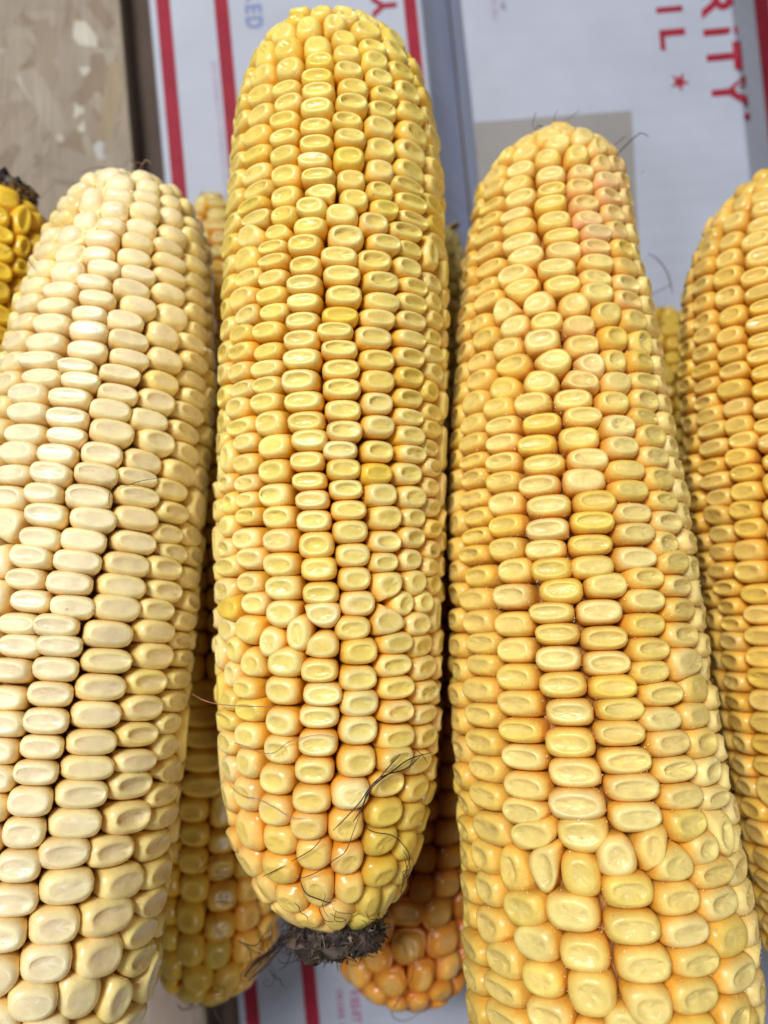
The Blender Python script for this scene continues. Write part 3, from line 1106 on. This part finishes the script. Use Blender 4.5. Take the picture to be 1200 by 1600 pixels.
RED_SIL = [(188, 858, 868), (194, 828, 912), (205, 808, 932), (223, 786, 945), (255, 760, 968), (287, 744, 980), (325, 736, 988), (366, 728, 995), (413, 721, 1002), (464, 719, 1014),
           (526, 714, 1028), (610, 708, 1040), (703, 702, 1060), (806, 700, 1080), (890, 701, 1092), (1000, 701, 1107), (1075, 702, 1118), (1171, 706, 1135), (1317, 716, 1163),
           (1433, 722, 1184), (1525, 726, 1192), (1600, 730, 1190), (1680, 760, 1170), (1740, 820, 1120), (1760, 890, 1050)]
RED = [
 [(775,246),(769,271),(767,296),(764,320),(759,344),(758,366),(756,391),(754,416),(754,442),(753,469),(750,500),(750,531),(747,563),(745,596),(736,626),(736,661),(733,692),(733,717),(733,745),(736,773),(736,806),(738,836),(738,867),(740,898),(740,935),(742,973),(746,1006),(746,1042),(744,1079),(746,1121),(748,1163),(754,1206),(756,1246),(758,1294),(756,1346),(754,1392),(762,1448),(779,1502),(785,1560)],
 [(816,215),(814,238),(811,260),(807,285),(807,310),(804,331),(805,353),(808,375),(814,400),(808,427),(811,452),(787,483),(794,507),(789,540),(796,570),(782,601),(775,638),(780,664),(778,691),(778,722),(775,752),(782,787),(785,824),(785,857),(794,892),(796,933),(796,973),(798,1012),(800,1058),(804,1102),(808,1144),(810,1183),(812,1227),(812,1269),(825,1308),(796,1372),(810,1427),(829,1479),(840,1540),(850,1588)],
 [(843,470),(850,500),(848,531),(862,563),(841,594),(836,626),(838,657),(838,689),(841,722),(843,755),(850,787),(852,822),(852,855),(856,889),(865,923),(862,960),(865,992),(867,1031),(875,1073),(883,1112),(885,1158),(894,1208),(908,1254),(919,1304),(844,1346),(894,1373),(896,1433),(912,1490),(919,1554)],
 [(857,207),(859,243),(862,268),(862,294),(864,315),(868,340),(876,363),(879,386),(873,413),(876,440),(901,472),(911,503),(913,533),(927,568),(911,591),(906,619),(911,647),(913,680),(920,713),(920,748),(929,780),(929,815),(929,846),(935,881),(944,915),(946,954),(950,994),(954,1031),(965,1071),(971,1108),(975,1148),(985,1190),(996,1233),(1002,1281),(1021,1317),(969,1346),(983,1402),(990,1454),(1006,1508),(1008,1567)],
 [(886,196),(906,238),(911,264),(914,288),(919,309),(925,336),(935,358),(938,382),(940,404),(937,427),(941,456),(957,489),(964,521),(969,561),(969,594),(971,626),(974,661),(978,699),(985,731),(992,766),(997,799),(1002,836),(1004,868),(1012,902),(1015,937),(1017,977),(1021,1015),(1033,1050),(1040,1083),(1050,1123),(1056,1164),(1069,1206),(1079,1246),(1083,1292),(1058,1350),(1071,1404),(1083,1454),(1094,1508),(1096,1562)],
 [(914,212),(932,226),(946,249),(952,277),(957,301),(965,328),(974,359),(981,388),(984,413),(987,439),(990,467),(994,495),(1006,533),(1004,566),(1009,592),(1009,619),(1013,650),(1023,680),(1027,713),(1037,745),(1046,780),(1051,811),(1051,845),(1062,879),(1067,915),(1069,950),(1073,992),(1077,1033),(1094,1077),(1098,1117),(1107,1160),(1121,1208),(1129,1246),(1135,1283),(1110,1329),(1123,1371),(1135,1417),(1152,1471),(1158,1529),(1162,1588)],
]

EDGE_SIL = [(249, 1200, 1212), (254, 1174, 1240), (270, 1146, 1268), (289, 1128, 1286), (314, 1106, 1308), (349, 1089, 1328), (392, 1075, 1348), (433, 1064, 1364), (496, 1059, 1380), (574, 1058, 1400),
            (636, 1063, 1415), (730, 1066, 1440), (787, 1073, 1455), (825, 1082, 1465), (903, 1094, 1485), (997, 1108, 1510), (1090, 1121, 1535), (1250, 1146, 1575), (1400, 1175, 1605), (1500, 1200, 1600), (1560, 1250, 1560)]
EDGE = [
 [(1137,282),(1120,311),(1116,339),(1105,367),(1100,392),(1095,419),(1091,446),(1091,474),(1094,498),(1097,524),(1094,552),(1094,577),(1097,602),(1098,625),(1102,650),(1105,674),(1105,700),(1108,726),(1112,750),(1112,777),(1112,806),(1116,834),(1120,864),(1123,892),(1128,919),(1131,948),(1134,975),(1136,1003),(1137,1034),(1141,1069),(1145,1098),(1147,1128),(1150,1162),(1154,1196),(1160,1230),(1166,1264)],
 [(1183,262),(1156,289),(1150,314),(1144,342),(1137,371),(1133,399),(1133,430),(1133,461),(1137,492),(1134,522),(1139,552),(1142,578),(1142,605),(1148,633),(1150,660),(1155,686),(1152,713),(1159,737),(1162,766),(1161,797),(1166,828),(1169,862),(1170,895),(1175,930),(1178,962),(1180,994),(1184,1025),(1184,1062),(1184,1094),(1187,1131),(1190,1166),(1194,1200),(1199,1236)],
 [(1194,282),(1191,301),(1191,324),(1184,349),(1181,372),(1183,399),(1181,430),(1184,455),(1187,479),(1187,503),(1191,527),(1191,555),(1194,580),(1195,608),(1197,636),(1198,663),(1203,690),(1206,718),(1210,748)],
]

BACK_SIL = [(268, -20, 20), (280, -65, 50), (300, -90, 68), (340, -102, 66), (372, -112, 64), (414, -125, 58), (469, -140, 48), (560, -165, 36), (700, -200, 10), (850, -240, -20), (900, -220, -60)]
BACK = [
 [(66,338),(62,384),(57,414)],
 [(22,287),(48,302),(61,316),(37,340),(42,366),(42,390),(40,416),(37,451),(30,478)],
 [(4,342),(4,366),(9,392),(11,423),(11,453),(9,491),(9,521),(4,550),(0,578)],
]

# the lower layer, seen only in the gaps
LOWL_SIL = [(294, 326, 344), (304, 306, 364), (330, 292, 384), (400, 274, 402), (520, 258, 418), (700, 245, 430), (900, 237, 438), (1100, 230, 444), (1300, 228, 446), (1420, 231, 440), (1490, 238, 428), (1535, 255, 404), (1560, 290, 365), (1566, 318, 340)]
LOWL = [
 [(251,1430),(252,1470),(251,1512),(250,1545)],
 [(315,1085),(316,1122),(314,1155),(312,1190),(310,1228),(305,1267),(303,1307),(299,1350),(295,1392),(289,1441),(291,1493),(298,1542)],
 [(345,1360),(349,1405),(349,1452),(341,1493),(360,1538)],
 [(394,1390),(394,1435),(394,1480),(398,1522)],
]
LOWM_SIL = [(350, 692, 708), (362, 676, 718), (400, 656, 728), (470, 636, 742), (600, 612, 756), (800, 586, 764), (1000, 562, 768), (1200, 540, 766), (1350, 525, 758), (1450, 518, 748), (1510, 524, 736), (1545, 545, 716), (1568, 590, 680)]
LOWM = [
 [(549,1522),(545,1470)],
 [(587,1503),(580,1455)],
 [(637,1486),(645,1434)],
 [(662,1538),(668,1450)],
 [(703,1522),(699,1476),(695,1430)],
]
LOWR_SIL = [(478, 1032, 1046), (486, 1014, 1060), (520, 992, 1080), (600, 968, 1105), (750, 950, 1130), (950, 942, 1150), (1150, 946, 1172), (1350, 960, 1190), (1450, 985, 1180), (1500, 1030, 1140)]

E = {}
E['long'] = Ear(LONG_SIL, (527, 14, 18.3), (532, 1450, 16.4), 45, -12)
E['pale'] = Ear(PALE_SIL, (227, 261, 19.0), (35, 1690, 15.2), 25, 0)
E['red'] = Ear(RED_SIL, (863, 188, 19.0), (970, 1760, 15.3), 29, 0)
E['edge'] = Ear(EDGE_SIL, (1206, 249, 19.2), (1405, 1560, 16.6), 20, 0)
E['back'] = Ear([(y, a + 8, b + 12) for (y, a, b) in BACK_SIL], (6, 268, 19.4), (-130, 900, 18.0), 38, 0)
E['lowl'] = Ear(LOWL_SIL, (335, 294, 23.2), (330, 1566, 21.0), 10, -8)
E['lowm'] = Ear(LOWM_SIL, (700, 350, 23.2), (633, 1568, 21.0), 8, -12)
E['lowr'] = Ear(LOWR_SIL, (1039, 478, 23.2), (1085, 1500, 21.4))
ORDER = ['long', 'pale', 'red', 'edge', 'back', 'lowl', 'lowm', 'lowr']
splat_fast([E[k] for k in ORDER])


def jit(c, rg, a=0.05):
    c = np.asarray(c, dtype=float)
    return np.clip(c * rg.normal(1, a) * (1 + rg.normal(0, a * .4, 3)), 0.004, 0.95)


def look_long(t, ph, rg, mk, px, py):
    w = rg.random()
    crown = lerp((.86, .68, .15), (.90, .78, .38), np.clip(rg.normal(.40, .25) + .35 * min(1, t * 2), 0, 1) * (0.45 + .8 * t))
    side = lerp((.79, .47, .032), (.77, .37, .028), t)
    if t > .78:
        f = min(1, (t - .78) / .1)
        crown = lerp(crown, (.84, .54, .13), .65 * f); side = lerp(side, (.72, .30, .025), .85 * f)
        if ph < -.45: crown = lerp(crown, (.62, .52, .07), .6 * f); side = lerp(side, (.58, .42, .05), .6 * f)
    if w < .035 and t > .3: crown = np.array((.90, .78, .42))
    if w > .97: crown = np.array((.85, .62, .10))
    crown = jit(crown, rg, .035); side = jit(side, rg, .035)
    rnd = 0.0 if t < .80 else min(.8, (t - .80) * 3.5) * rg.uniform(.4, 1)
    if t < .05: rnd = .5
    return dict(crown=crown, side=side, root=(.60, .24, .02), hollow=lerp(crown, (.80, .62, .12), .6),
                dent=rg.uniform(.038, .075) * (1.0 if t < .8 else .7), round=rnd, oval=.30 + .5 * rnd, crumple=0.004, off=(rg.normal(0, .3), rg.normal(-.15, .2)))


def look_pale(t, ph, rg, mk, px, py):
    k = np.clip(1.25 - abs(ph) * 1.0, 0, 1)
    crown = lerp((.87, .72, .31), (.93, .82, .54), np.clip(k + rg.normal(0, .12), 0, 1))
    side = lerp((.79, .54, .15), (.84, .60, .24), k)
    if t < .04: crown = lerp(crown, (.86, .70, .25), .6)
    if rg.random() < .03: crown = lerp(crown, (.85, .68, .2), .7)
    crown = jit(crown, rg, .022); side = jit(side, rg, .03)
    rnd = np.clip(1 - (t - .10) * 4.0, 0, .95)
    dent = rg.uniform(.018, .04)
    if ph < -0.9 and rg.random() < .5: dent *= 2.0
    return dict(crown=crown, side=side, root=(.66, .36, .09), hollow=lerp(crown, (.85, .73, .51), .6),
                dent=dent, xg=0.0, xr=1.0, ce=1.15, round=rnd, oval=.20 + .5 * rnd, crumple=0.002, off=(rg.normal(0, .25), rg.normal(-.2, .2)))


def look_red(t, ph, rg, mk, px, py):
    crown = lerp((.82, .60, .12), (.88, .73, .34), np.clip(rg.normal(.5, .28), 0, 1))
    side = jit((.78, .41, .05), rg, .04)
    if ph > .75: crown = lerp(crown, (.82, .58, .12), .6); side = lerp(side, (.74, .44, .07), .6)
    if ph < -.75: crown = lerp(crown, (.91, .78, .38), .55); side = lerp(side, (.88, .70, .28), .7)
    blush = None
    if 885 < px < 985 and 235 < py < 385 and rg.random() < .9:
        blush = (rg.uniform(.2, .65), (.86, .42, .28))
    elif t < .34 and -1.4 < ph < .1 and rg.random() < .4:
        blush = (rg.uniform(.1, .5), (.82, .38, .18))
    if t < .1: side = lerp(side, (.84, .44, .07), .7)
    crown = jit(crown, rg, .035)
    rnd = np.clip(1 - (t - .02) * 14, 0, .9)
    return dict(crown=crown, side=side, root=(.62, .28, .06), hollow=lerp(crown, (.80, .65, .24), .6),
                dent=rg.uniform(.045, .085), round=rnd, oval=.18 + .5 * rnd + (.25 if t < .3 else 0), crumple=0.013 if t > .3 else .004,
                off=(rg.normal(0, .25), rg.normal(-.15, .2)), blush=blush)


def look_edge(t, ph, rg, mk, px, py):
    crown = jit(lerp((.82, .56, .11), (.88, .67, .25), rg.random() * .8), rg, .04)
    side = jit((.74, .38, .04), rg, .04)
    rnd = np.clip(1 - (t - .04) * 10, 0, .9)
    return dict(crown=crown, side=side, root=(.55, .2, .03), hollow=lerp(crown, (.66, .46, .12), .6),
                dent=rg.uniform(.035, .06), round=rnd, oval=.35 + .4 * rnd, crumple=.004, off=(rg.normal(0, .2), rg.normal(-.1, .2)))


def look_back(t, ph, rg, mk, px, py):
    crown = jit((.84, .58, .05), rg, .06)
    rnd = .6 if t < .12 else 0
    return dict(crown=crown, side=jit((.70, .36, .02), rg), root=(.5, .2, .02), hollow=lerp(crown, (.6, .4, .05), .6),
                dent=rg.uniform(.05, .08), round=rnd, oval=.5, crumple=.004, off=(0, -.1))


def look_lowl(t, ph, rg, mk, px, py):
    k = np.clip((px - 290) / 90, 0, 1)
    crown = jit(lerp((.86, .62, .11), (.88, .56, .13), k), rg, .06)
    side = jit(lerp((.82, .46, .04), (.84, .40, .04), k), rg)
    if t < .12:
        crown = jit((.66, .55, .26), rg, .12)
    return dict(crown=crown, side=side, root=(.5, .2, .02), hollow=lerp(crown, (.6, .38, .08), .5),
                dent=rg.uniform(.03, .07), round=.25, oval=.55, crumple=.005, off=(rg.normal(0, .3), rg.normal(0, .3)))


def look_lowm(t, ph, rg, mk, px, py):
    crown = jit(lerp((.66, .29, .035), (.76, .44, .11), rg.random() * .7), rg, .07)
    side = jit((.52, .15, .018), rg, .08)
    if t < .3:
        crown = jit((.66, .56, .22), rg, .1); side = jit((.56, .42, .1), rg)
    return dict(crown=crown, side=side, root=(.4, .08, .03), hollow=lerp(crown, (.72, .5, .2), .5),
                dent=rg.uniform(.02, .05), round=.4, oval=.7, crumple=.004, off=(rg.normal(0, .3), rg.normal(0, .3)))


def look_lowr(t, ph, rg, mk, px, py):
    crown = jit((.74, .54, .09), rg, .08)
    return dict(crown=crown, side=jit((.64, .36, .04), rg), root=(.45, .2, .02), hollow=lerp(crown, (.6, .4, .08), .5),
                dent=.04, round=.3, oval=.4, crumple=0, off=(0, 0))


def lin(a, b):
    return lambda t: a + (b - a) * min(max(t, 0), 1)


GRP = 'ears of field corn in the pile'
SPEC = {
 # name: (marks, lo row (right), hi row (left), pitch, gap rows, front rows, u_end margin, row width, look, material, cob colour, label)
 'long': (LONG, 6, 1, lin(.40, .58), 10, 4, .15, lin(.80, .86), look_long, M_KERNEL, (.52, .22, .05), 'longest golden yellow ear in the middle, dark ragged stub at its lower end'),
 'pale': (PALE, 4, 0, lin(.42, .68), 10, 3, .1, lin(.80, 1.05), look_pale, M_KERNEL, (.55, .30, .12), 'pale cream-coloured ear with smooth glossy kernels, left of the longest ear'),
 'red': (RED, 5, 0, lin(.42, .60), 10, 4, .1, lin(.80, .98), look_red, M_KERNEL_DRY, (.55, .26, .08), 'yellow ear with pinkish kernels near its tip, in front of the grey paper patch'),
 'edge': (EDGE, 2, 0, lin(.44, .50), 14, 1, .1, lin(.80, .95), look_edge, M_KERNEL, (.5, .2, .05), 'shaded amber ear with narrow kernels, cut off at the right edge'),
 'back': (BACK, 2, 1, lin(.44, .52), 12, 0, .1, lin(.8, .9), look_back, M_KERNEL, (.4, .2, .06), 'deep yellow ear with dark mouldy end, next to the strand board'),
 'lowl': (LOWL, 3, 0, lin(.42, .72), 10, 2, .05, lin(.8, .95), look_lowl, M_KERNEL, (.45, .18, .04), 'ear underneath between the cream ear and the longest ear, blunt orange end showing'),
 'lowm': (LOWM, 4, 0, lin(.42, .80), 8, 3, .05, lin(.8, 1.0), look_lowm, M_KERNEL, (.32, .04, .04), 'reddish orange ear lying underneath to the right of the dark stub, its red cob showing'),
 'lowr': ([], 0, 0, lin(.44, .55), 14, 1, .05, lin(.8, .9), look_lowr, M_KERNEL, (.45, .2, .05), 'yellow ear lying deep in the gap behind the two right-hand ears'),
}

for k, key in enumerate(ORDER):
    ear = E[key]
    marks, lo, hi, pitch, gaprows, front, mg, wrow, lookf, mat, cobc, label = SPEC[key]
    mid, _ = ear.at(np.array([ear.U * .5]), np.array([PI / 2]), np.array([0.0]))
    axis_mid = ear.T + ear.a * ear.s[350]
    root = empty('corn_ear', tuple(axis_mid * 0.01), label, 'corn ear', GRP)
    WLOC[root.name] = tuple(axis_mid * 0.01)
    pts, nm = kernel_rows(ear, marks, lo, hi, pitch, gaprows, front, 11 + k, ear.U - mg, wrow)
    look = dict(w=1.35, h=.95, fun=lookf)
    build_ear(k, ear, pts, nm, look, root, mat, 31 + k)
    cob_core(ear, root, .6, cobc, seed=k)
    E[key].root = root

# stubs and tips of the cobs
DARK = [(.022, .013, .010), (.04, .024, .018), (.065, .045, .034), (.012, .008, .007), (.11, .08, .065)]
el = E['long']
stub_mesh(el, el.root, el.s[-1] - .7, el.s[-1] + .45, .95, DARK, 1300, 5)
em = E['lowm']
stub_mesh(em, em.root, em.s[-1] - .8, em.s[-1] - .25, .75, [(.30, .05, .06), (.40, .10, .10), (.22, .03, .04), (.5, .2, .2)], 160, 6)
eb = E['back']
stub_mesh(eb, eb.root, eb.s[0] + .9, eb.s[0] - .35, .60, [(.04, .022, .02), (.08, .06, .055), (.16, .14, .13), (.02, .014, .016), (.3, .16, .03)], 420, 7, at_top=True)
ep = E['pale']
stub_mesh(ep, ep.root, ep.s[0] + .25, ep.s[0] - .12, .17, [(.16, .09, .06), (.28, .2, .14), (.1, .05, .04)], 40, 8, at_top=True, name='tip', rough=.02)
er = E['red']
stub_mesh(er, er.root, er.s[0] + .25, er.s[0] - .06, .15, [(.12, .06, .04), (.24, .15, .1)], 30, 9, at_top=True, name='tip', rough=.02)


# chaff flecks caught between the kernels of the dry ear and the cream ear
def flecks(key, n, seed, size, phr):
    ear = E[key]; rg = np.random.default_rng(seed)
    V, F, T = [], [], []
    for _ in range(n):
        u = rg.uniform(.3, 1) * ear.U * .96; ph = PI / 2 + rg.uniform(*phr)
        c, nn = ear.at(np.array([u]), np.array([ph]), np.array([rg.uniform(.0, .11)]))
        c = c[0]; b = len(V)
        a1 = rg.normal(0, 1, 3); a1 /= np.linalg.norm(a1); a2 = np.cross(a1, rg.normal(0, 1, 3)); a2 /= np.linalg.norm(a2)
        sz = size * rg.uniform(.4, 1.2)
        V += [c - a1 * sz, c + a2 * sz * .6, c + a1 * sz, c - a2 * sz * .6, c + np.cross(a1, a2) * sz * .5]
        T += [np.array((.86, .78, .62)) * rg.uniform(.8, 1.1)] * 5
        F += [(b, b + 1, b + 4), (b + 1, b + 2, b + 4), (b + 2, b + 3, b + 4), (b + 3, b, b + 4), (b + 3, b + 2, b + 1, b)]
    o = mesh_obj('chaff', V, F, M_SHRED, ear.root, False, np.array(T), np.array(WLOC[ear.root.name]) * 100)
    o['kind'] = 'stuff'


flecks('red', 5200, 3, .016, (-1.2, 1.2))
flecks('pale', 900, 4, .009, (-1.2, 1.2))
flecks('long', 700, 5, .009, (-1.2, 1.2))


# ------------------------------------------------------------------ corn silk
def surf_depth(x, y):
    ix, iy = int(min(max(x, 0), 1199) / 8), int(min(max(y, 0), 1599) / 8)
    z = ZB[0][iy, ix]
    return z if z < 100 else BOXD - 0.3


def tube(points, rad, V, F, T, col, sides=5):
    pts = np.array(points)
    # catmull-rom refine
    q = []
    n = len(pts)
    for i in range(n - 1):
        p0, p1, p2, p3 = pts[max(i - 1, 0)], pts[i], pts[i + 1], pts[min(i + 2, n - 1)]
        for t in np.linspace(0, 1, 6, endpoint=False):
            q.append(0.5 * (2 * p1 + (p2 - p0) * t + (2 * p0 - 5 * p1 + 4 * p2 - p3) * t ** 2 + (-p0 + 3 * p1 - 3 * p2 + p3) * t ** 3))
    q.append(pts[-1]); q = np.array(q)
    m = len(q); b = len(V)
    for i in range(m):
        t = q[min(i + 1, m - 1)] - q[max(i - 1, 0)]
        t /= max(np.linalg.norm(t), 1e-9)
        s1 = np.cross(t, (0.1, 0.2, 1.0)); s1 /= max(np.linalg.norm(s1), 1e-9); s2 = np.cross(t, s1)
        rr = rad * (1 - .55 * abs(2 * i / (m - 1) - 1) ** 3)
        for k in range(sides):
            a = 2 * PI * k / sides
            V.append(q[i] + rr * (math.cos(a) * s1 + math.sin(a) * s2)); T.append(col)
    for i in range(m - 1):
        for k in range(sides):
            k2 = (k + 1) % sides
            F.append((b + i * sides + k, b + i * sides + k2, b + (i + 1) * sides + k2, b + (i + 1) * sides + k))


def silk(label, strands, group=None, cat='corn silk'):
    """strands: list of (pixel points, depth offset cm or list of depths, radius, colour)"""
    V, F, T = [], [], []
    for (pp, off, rad, col) in strands:
        p3 = []
        for j, (x, y) in enumerate(pp):
            if isinstance(off, (list, tuple)): d = off[j]
            else: d = surf_depth(x, y) - off
            p3.append(P(x, y, d))
        tube(p3, rad, V, F, T, col)
    V = np.array(V)
    o = mesh_obj('corn_silk', V, F, M_SILK, None, True, np.array(T), V.mean(0))
    return tag(o, label, cat, group)


DK, BR, PK = (.03, .016, .012), (.10, .045, .025), (.42, .20, .13)
SG = 'loose strands of corn silk'
rs = random.Random(12)
silk('single thin dark silk hair curled on the cream ear', [([(172, 796), (170, 780), (174, 765), (184, 757), (200, 758), (218, 752), (240, 748), (259, 746)], .05, .009, BR)], SG)
silk('branching dark silk tuft across the lower kernels of the longest ear', [
 ([(674, 1176), (640, 1186), (612, 1206), (590, 1222), (574, 1240), (566, 1262), (552, 1284)], .12, .016, DK),
 ([(660, 1178), (636, 1200), (600, 1212), (580, 1228), (562, 1254), (540, 1278), (520, 1298)], .10, .013, DK),
 ([(626, 1178), (606, 1200), (585, 1226), (570, 1250)], .14, .012, DK),
 ([(564, 1262), (570, 1290), (585, 1300), (612, 1305), (630, 1320), (640, 1340), (630, 1375), (626, 1405)], .08, .010, DK),
 ([(564, 1268), (552, 1300), (540, 1330), (520, 1345), (500, 1360), (478, 1370), (460, 1372)], .08, .009, BR),
 ([(512, 1298), (490, 1325), (470, 1338), (455, 1346)], .07, .009, BR),
 ([(650, 1172), (644, 1186), (640, 1200)], .10, .008, DK), ([(646, 1168), (660, 1180), (668, 1192)], .1, .008, DK),
 ([(630, 1330), (640, 1348), (638, 1366), (632, 1372), (630, 1362), (640, 1360)], .08, .009, DK),
 ([(632, 1340), (636, 1362), (628, 1388), (624, 1412)], .10, .010, DK),
 ([(470, 1378), (478, 1396), (495, 1404), (518, 1412)], .06, .012, DK),
 ([(410, 1370), (430, 1360), (446, 1352)], .06, .009, BR)], SG)
tang, curls = [], []
for j in range(34):
    x0, y0 = rs.uniform(400, 470), rs.uniform(1450, 1520)
    a = rs.uniform(-.9, -.2) if j % 3 else rs.uniform(-3, 3)
    pts, x, y = [], x0, y0
    for s_ in range(5):
        pts.append((x, y))
        st = rs.uniform(8, 16)
        x += st * math.cos(a); y += st * math.sin(a)
        a += rs.uniform(-.9, .9)
    d0 = rs.uniform(16.6, 18.2)
    tang.append((pts, [d0 + rs.uniform(-.15, .15) * q for q in range(5)], rs.uniform(.006, .012), DK))
for j in range(16):
    x0, y0 = rs.uniform(470, 640), rs.uniform(1430, 1500)
    pts, x, y, a = [], x0, y0, rs.uniform(-3.1, 3.1)
    for s_ in range(5):
        pts.append((x, y)); st = rs.uniform(6, 13)
        x += st * math.cos(a); y += st * math.sin(a); a += rs.uniform(-1.0, 1.0)
    curls.append((pts, .12, rs.uniform(.005, .009), DK))
for j in range(16):
    o_ = rs.uniform(-9, 9)
    tang.append(([(384 + o_ * .5, 1530 + o_ * .5), (402 + o_, 1510 + o_ * .6), (428 + o_, 1486), (452 + o_ * 1.4, 1462), (480 + o_, 1452)], [17.6 + rs.uniform(-.2, .2) for q in range(5)], rs.uniform(.008, .014), DK))
tang += [([(372, 1470), (388, 1482), (392, 1500), (376, 1526), (386, 1534)], [17.6] * 5, .011, DK),
         ([(420, 1506), (430, 1520), (424, 1540), (412, 1538), (416, 1530), (422, 1536)], [18] * 6, .008, DK)]
silk('tangle of dark dried silk below the longest ear beside its stub', tang, SG)
silk('wispy dark silk curls around the ragged stub of the longest ear', curls, SG)
silk('long dark silk hair hanging in a loop over the white box below the reddish ear', [
 ([(646, 1480), (647, 1505), (643, 1530), (632, 1548), (620, 1566), (612, 1582), (618, 1592), (632, 1595), (648, 1588), (664, 1572)], [18.6, 18.7, 18.8, 19, 19.3, 19.6, 19.8, 19.9, 19.9, 20], .010, DK)], SG)
silk('pinkish silk hair stretched between the cream ear and the longest ear', [([(300, 1084), (318, 1094), (340, 1100), (375, 1103), (408, 1104), (430, 1105)], [15.6, 15.2, 14.9, 14.4, 14.1, 14.0], .010, PK)], SG)
silk('fine pinkish silk hair wavering across three kernels of the longest ear', [([(360, 1159), (385, 1166), (408, 1176), (430, 1175), (450, 1160), (475, 1152), (500, 1148), (528, 1152)], .06, .008, PK)], SG)
silk('fine pinkish silk hair sloping down over blushed lower left kernels', [([(352, 1210), (362, 1230), (380, 1244), (402, 1248), (430, 1262), (452, 1276), (480, 1280)], .06, .008, PK)], SG)
silk('short pale silk hair at the lower left edge of the longest ear', [([(322, 1246), (334, 1262), (342, 1285)], .04, .008, PK)], SG)
silk('two short black silk bits on the under ear left of the longest ear', [
 ([(306, 1365), (320, 1352), (332, 1346), (344, 1330)], .10, .013, DK), ([(330, 1372), (345, 1370), (360, 1374)], .08, .013, DK),
 ([(334, 1412), (346, 1408), (360, 1410), (376, 1418)], .07, .009, DK), ([(338, 1430), (340, 1455), (352, 1470), (370, 1480)], .06, .007, BR)], SG)
low = []
for j in range(10):
    x0 = rs.uniform(255, 330)
    low.append(([(x0, 1568 + rs.uniform(-6, 4)), (x0 + 14, 1574 + rs.uniform(-8, 6)), (x0 + 32, 1571 + rs.uniform(-10, 5)), (x0 + 48, 1566 + rs.uniform(-8, 8))], [20.5] * 4, .008, BR))
low += [([(333, 1572), (338, 1585), (346, 1602)], [20.4] * 3, .010, (.3, .2, .17)), ([(378, 1570), (388, 1580), (384, 1592), (378, 1590)], [21] * 4, .008, DK),
        ([(336, 1552), (346, 1542), (350, 1544), (352, 1560)], .05, .010, DK)]
silk('wispy brown silk fringe under the blunt end of the lower left ear', low, SG)
silk('dark silk hairs waving off the tip of the pinkish-kernelled ear', [
 ([(955, 246), (965, 240), (980, 225), (990, 216), (1002, 208), (1014, 214)], [18.6] * 6, .013, DK),
 ([(952, 232), (966, 222), (978, 212)], [18.7] * 3, .010, BR), ([(962, 252), (966, 240)], [18.6] * 2, .01, DK),
 ([(832, 200), (834, 185), (838, 175)], [18.9] * 3, .010, BR), ([(882, 190), (896, 180), (906, 172)], [18.9] * 3, .007, BR),
 ([(891, 228), (893, 216), (900, 202)], [18.0] * 3, .011, DK), ([(880, 214), (882, 204)], [18] * 2, .01, DK),
 ([(940, 270), (955, 262), (970, 258)], [18.2] * 3, .008, BR), ([(836, 203), (842, 196), (848, 201), (840, 206), (834, 200)], [18.5] * 5, .016, BR), ([(938, 282), (950, 272), (962, 280), (952, 290)], [17.9] * 4, .007, BR), ([(930, 296), (946, 284), (958, 292)], [17.8] * 3, .006, BR), ([(870, 196), (866, 184), (872, 172)], [18.7] * 3, .008, BR), ([(1000, 272), (1008, 266)], [19] * 2, .006, BR)], SG)
silk('dark silk strand curling over the box between the two right-hand ears', [
 ([(1012, 396), (1028, 406), (1042, 425), (1048, 445), (1051, 458)], [21.6] * 5, .016, DK), ([(1014, 462), (1030, 454), (1050, 444)], [21.6] * 3, .012, DK)], SG)
silk('thin curved silk hair at the tip of the cream ear', [([(123, 271), (140, 264), (158, 261), (166, 264), (170, 270)], [18.8] * 5, .010, BR), ([(160, 272), (158, 285)], [18.6] * 2, .008, BR), ([(206, 264), (214, 254), (222, 258), (216, 266), (226, 262)], [18.6] * 5, .014, BR), ([(214, 262), (205, 252), (210, 246)], [18.6] * 3, .010, BR), ([(220, 262), (228, 250), (236, 256)], [18.6] * 3, .010, (.3, .2, .13))], SG)
silk('short dark silk bits on the deep yellow ear at the upper left', [([(22, 388), (34, 392), (42, 402), (48, 412), (54, 420)], .05, .009, BR), ([(6, 396), (20, 390)], .05, .008, BR)], SG)
silk('faint silk hairs on the upper right flank of the longest ear', [([(606, 176), (614, 166), (622, 154)], .05, .006, BR), ([(640, 156), (652, 172)], .05, .006, BR), ([(668, 186), (669, 204)], .05, .008, BR)], SG)
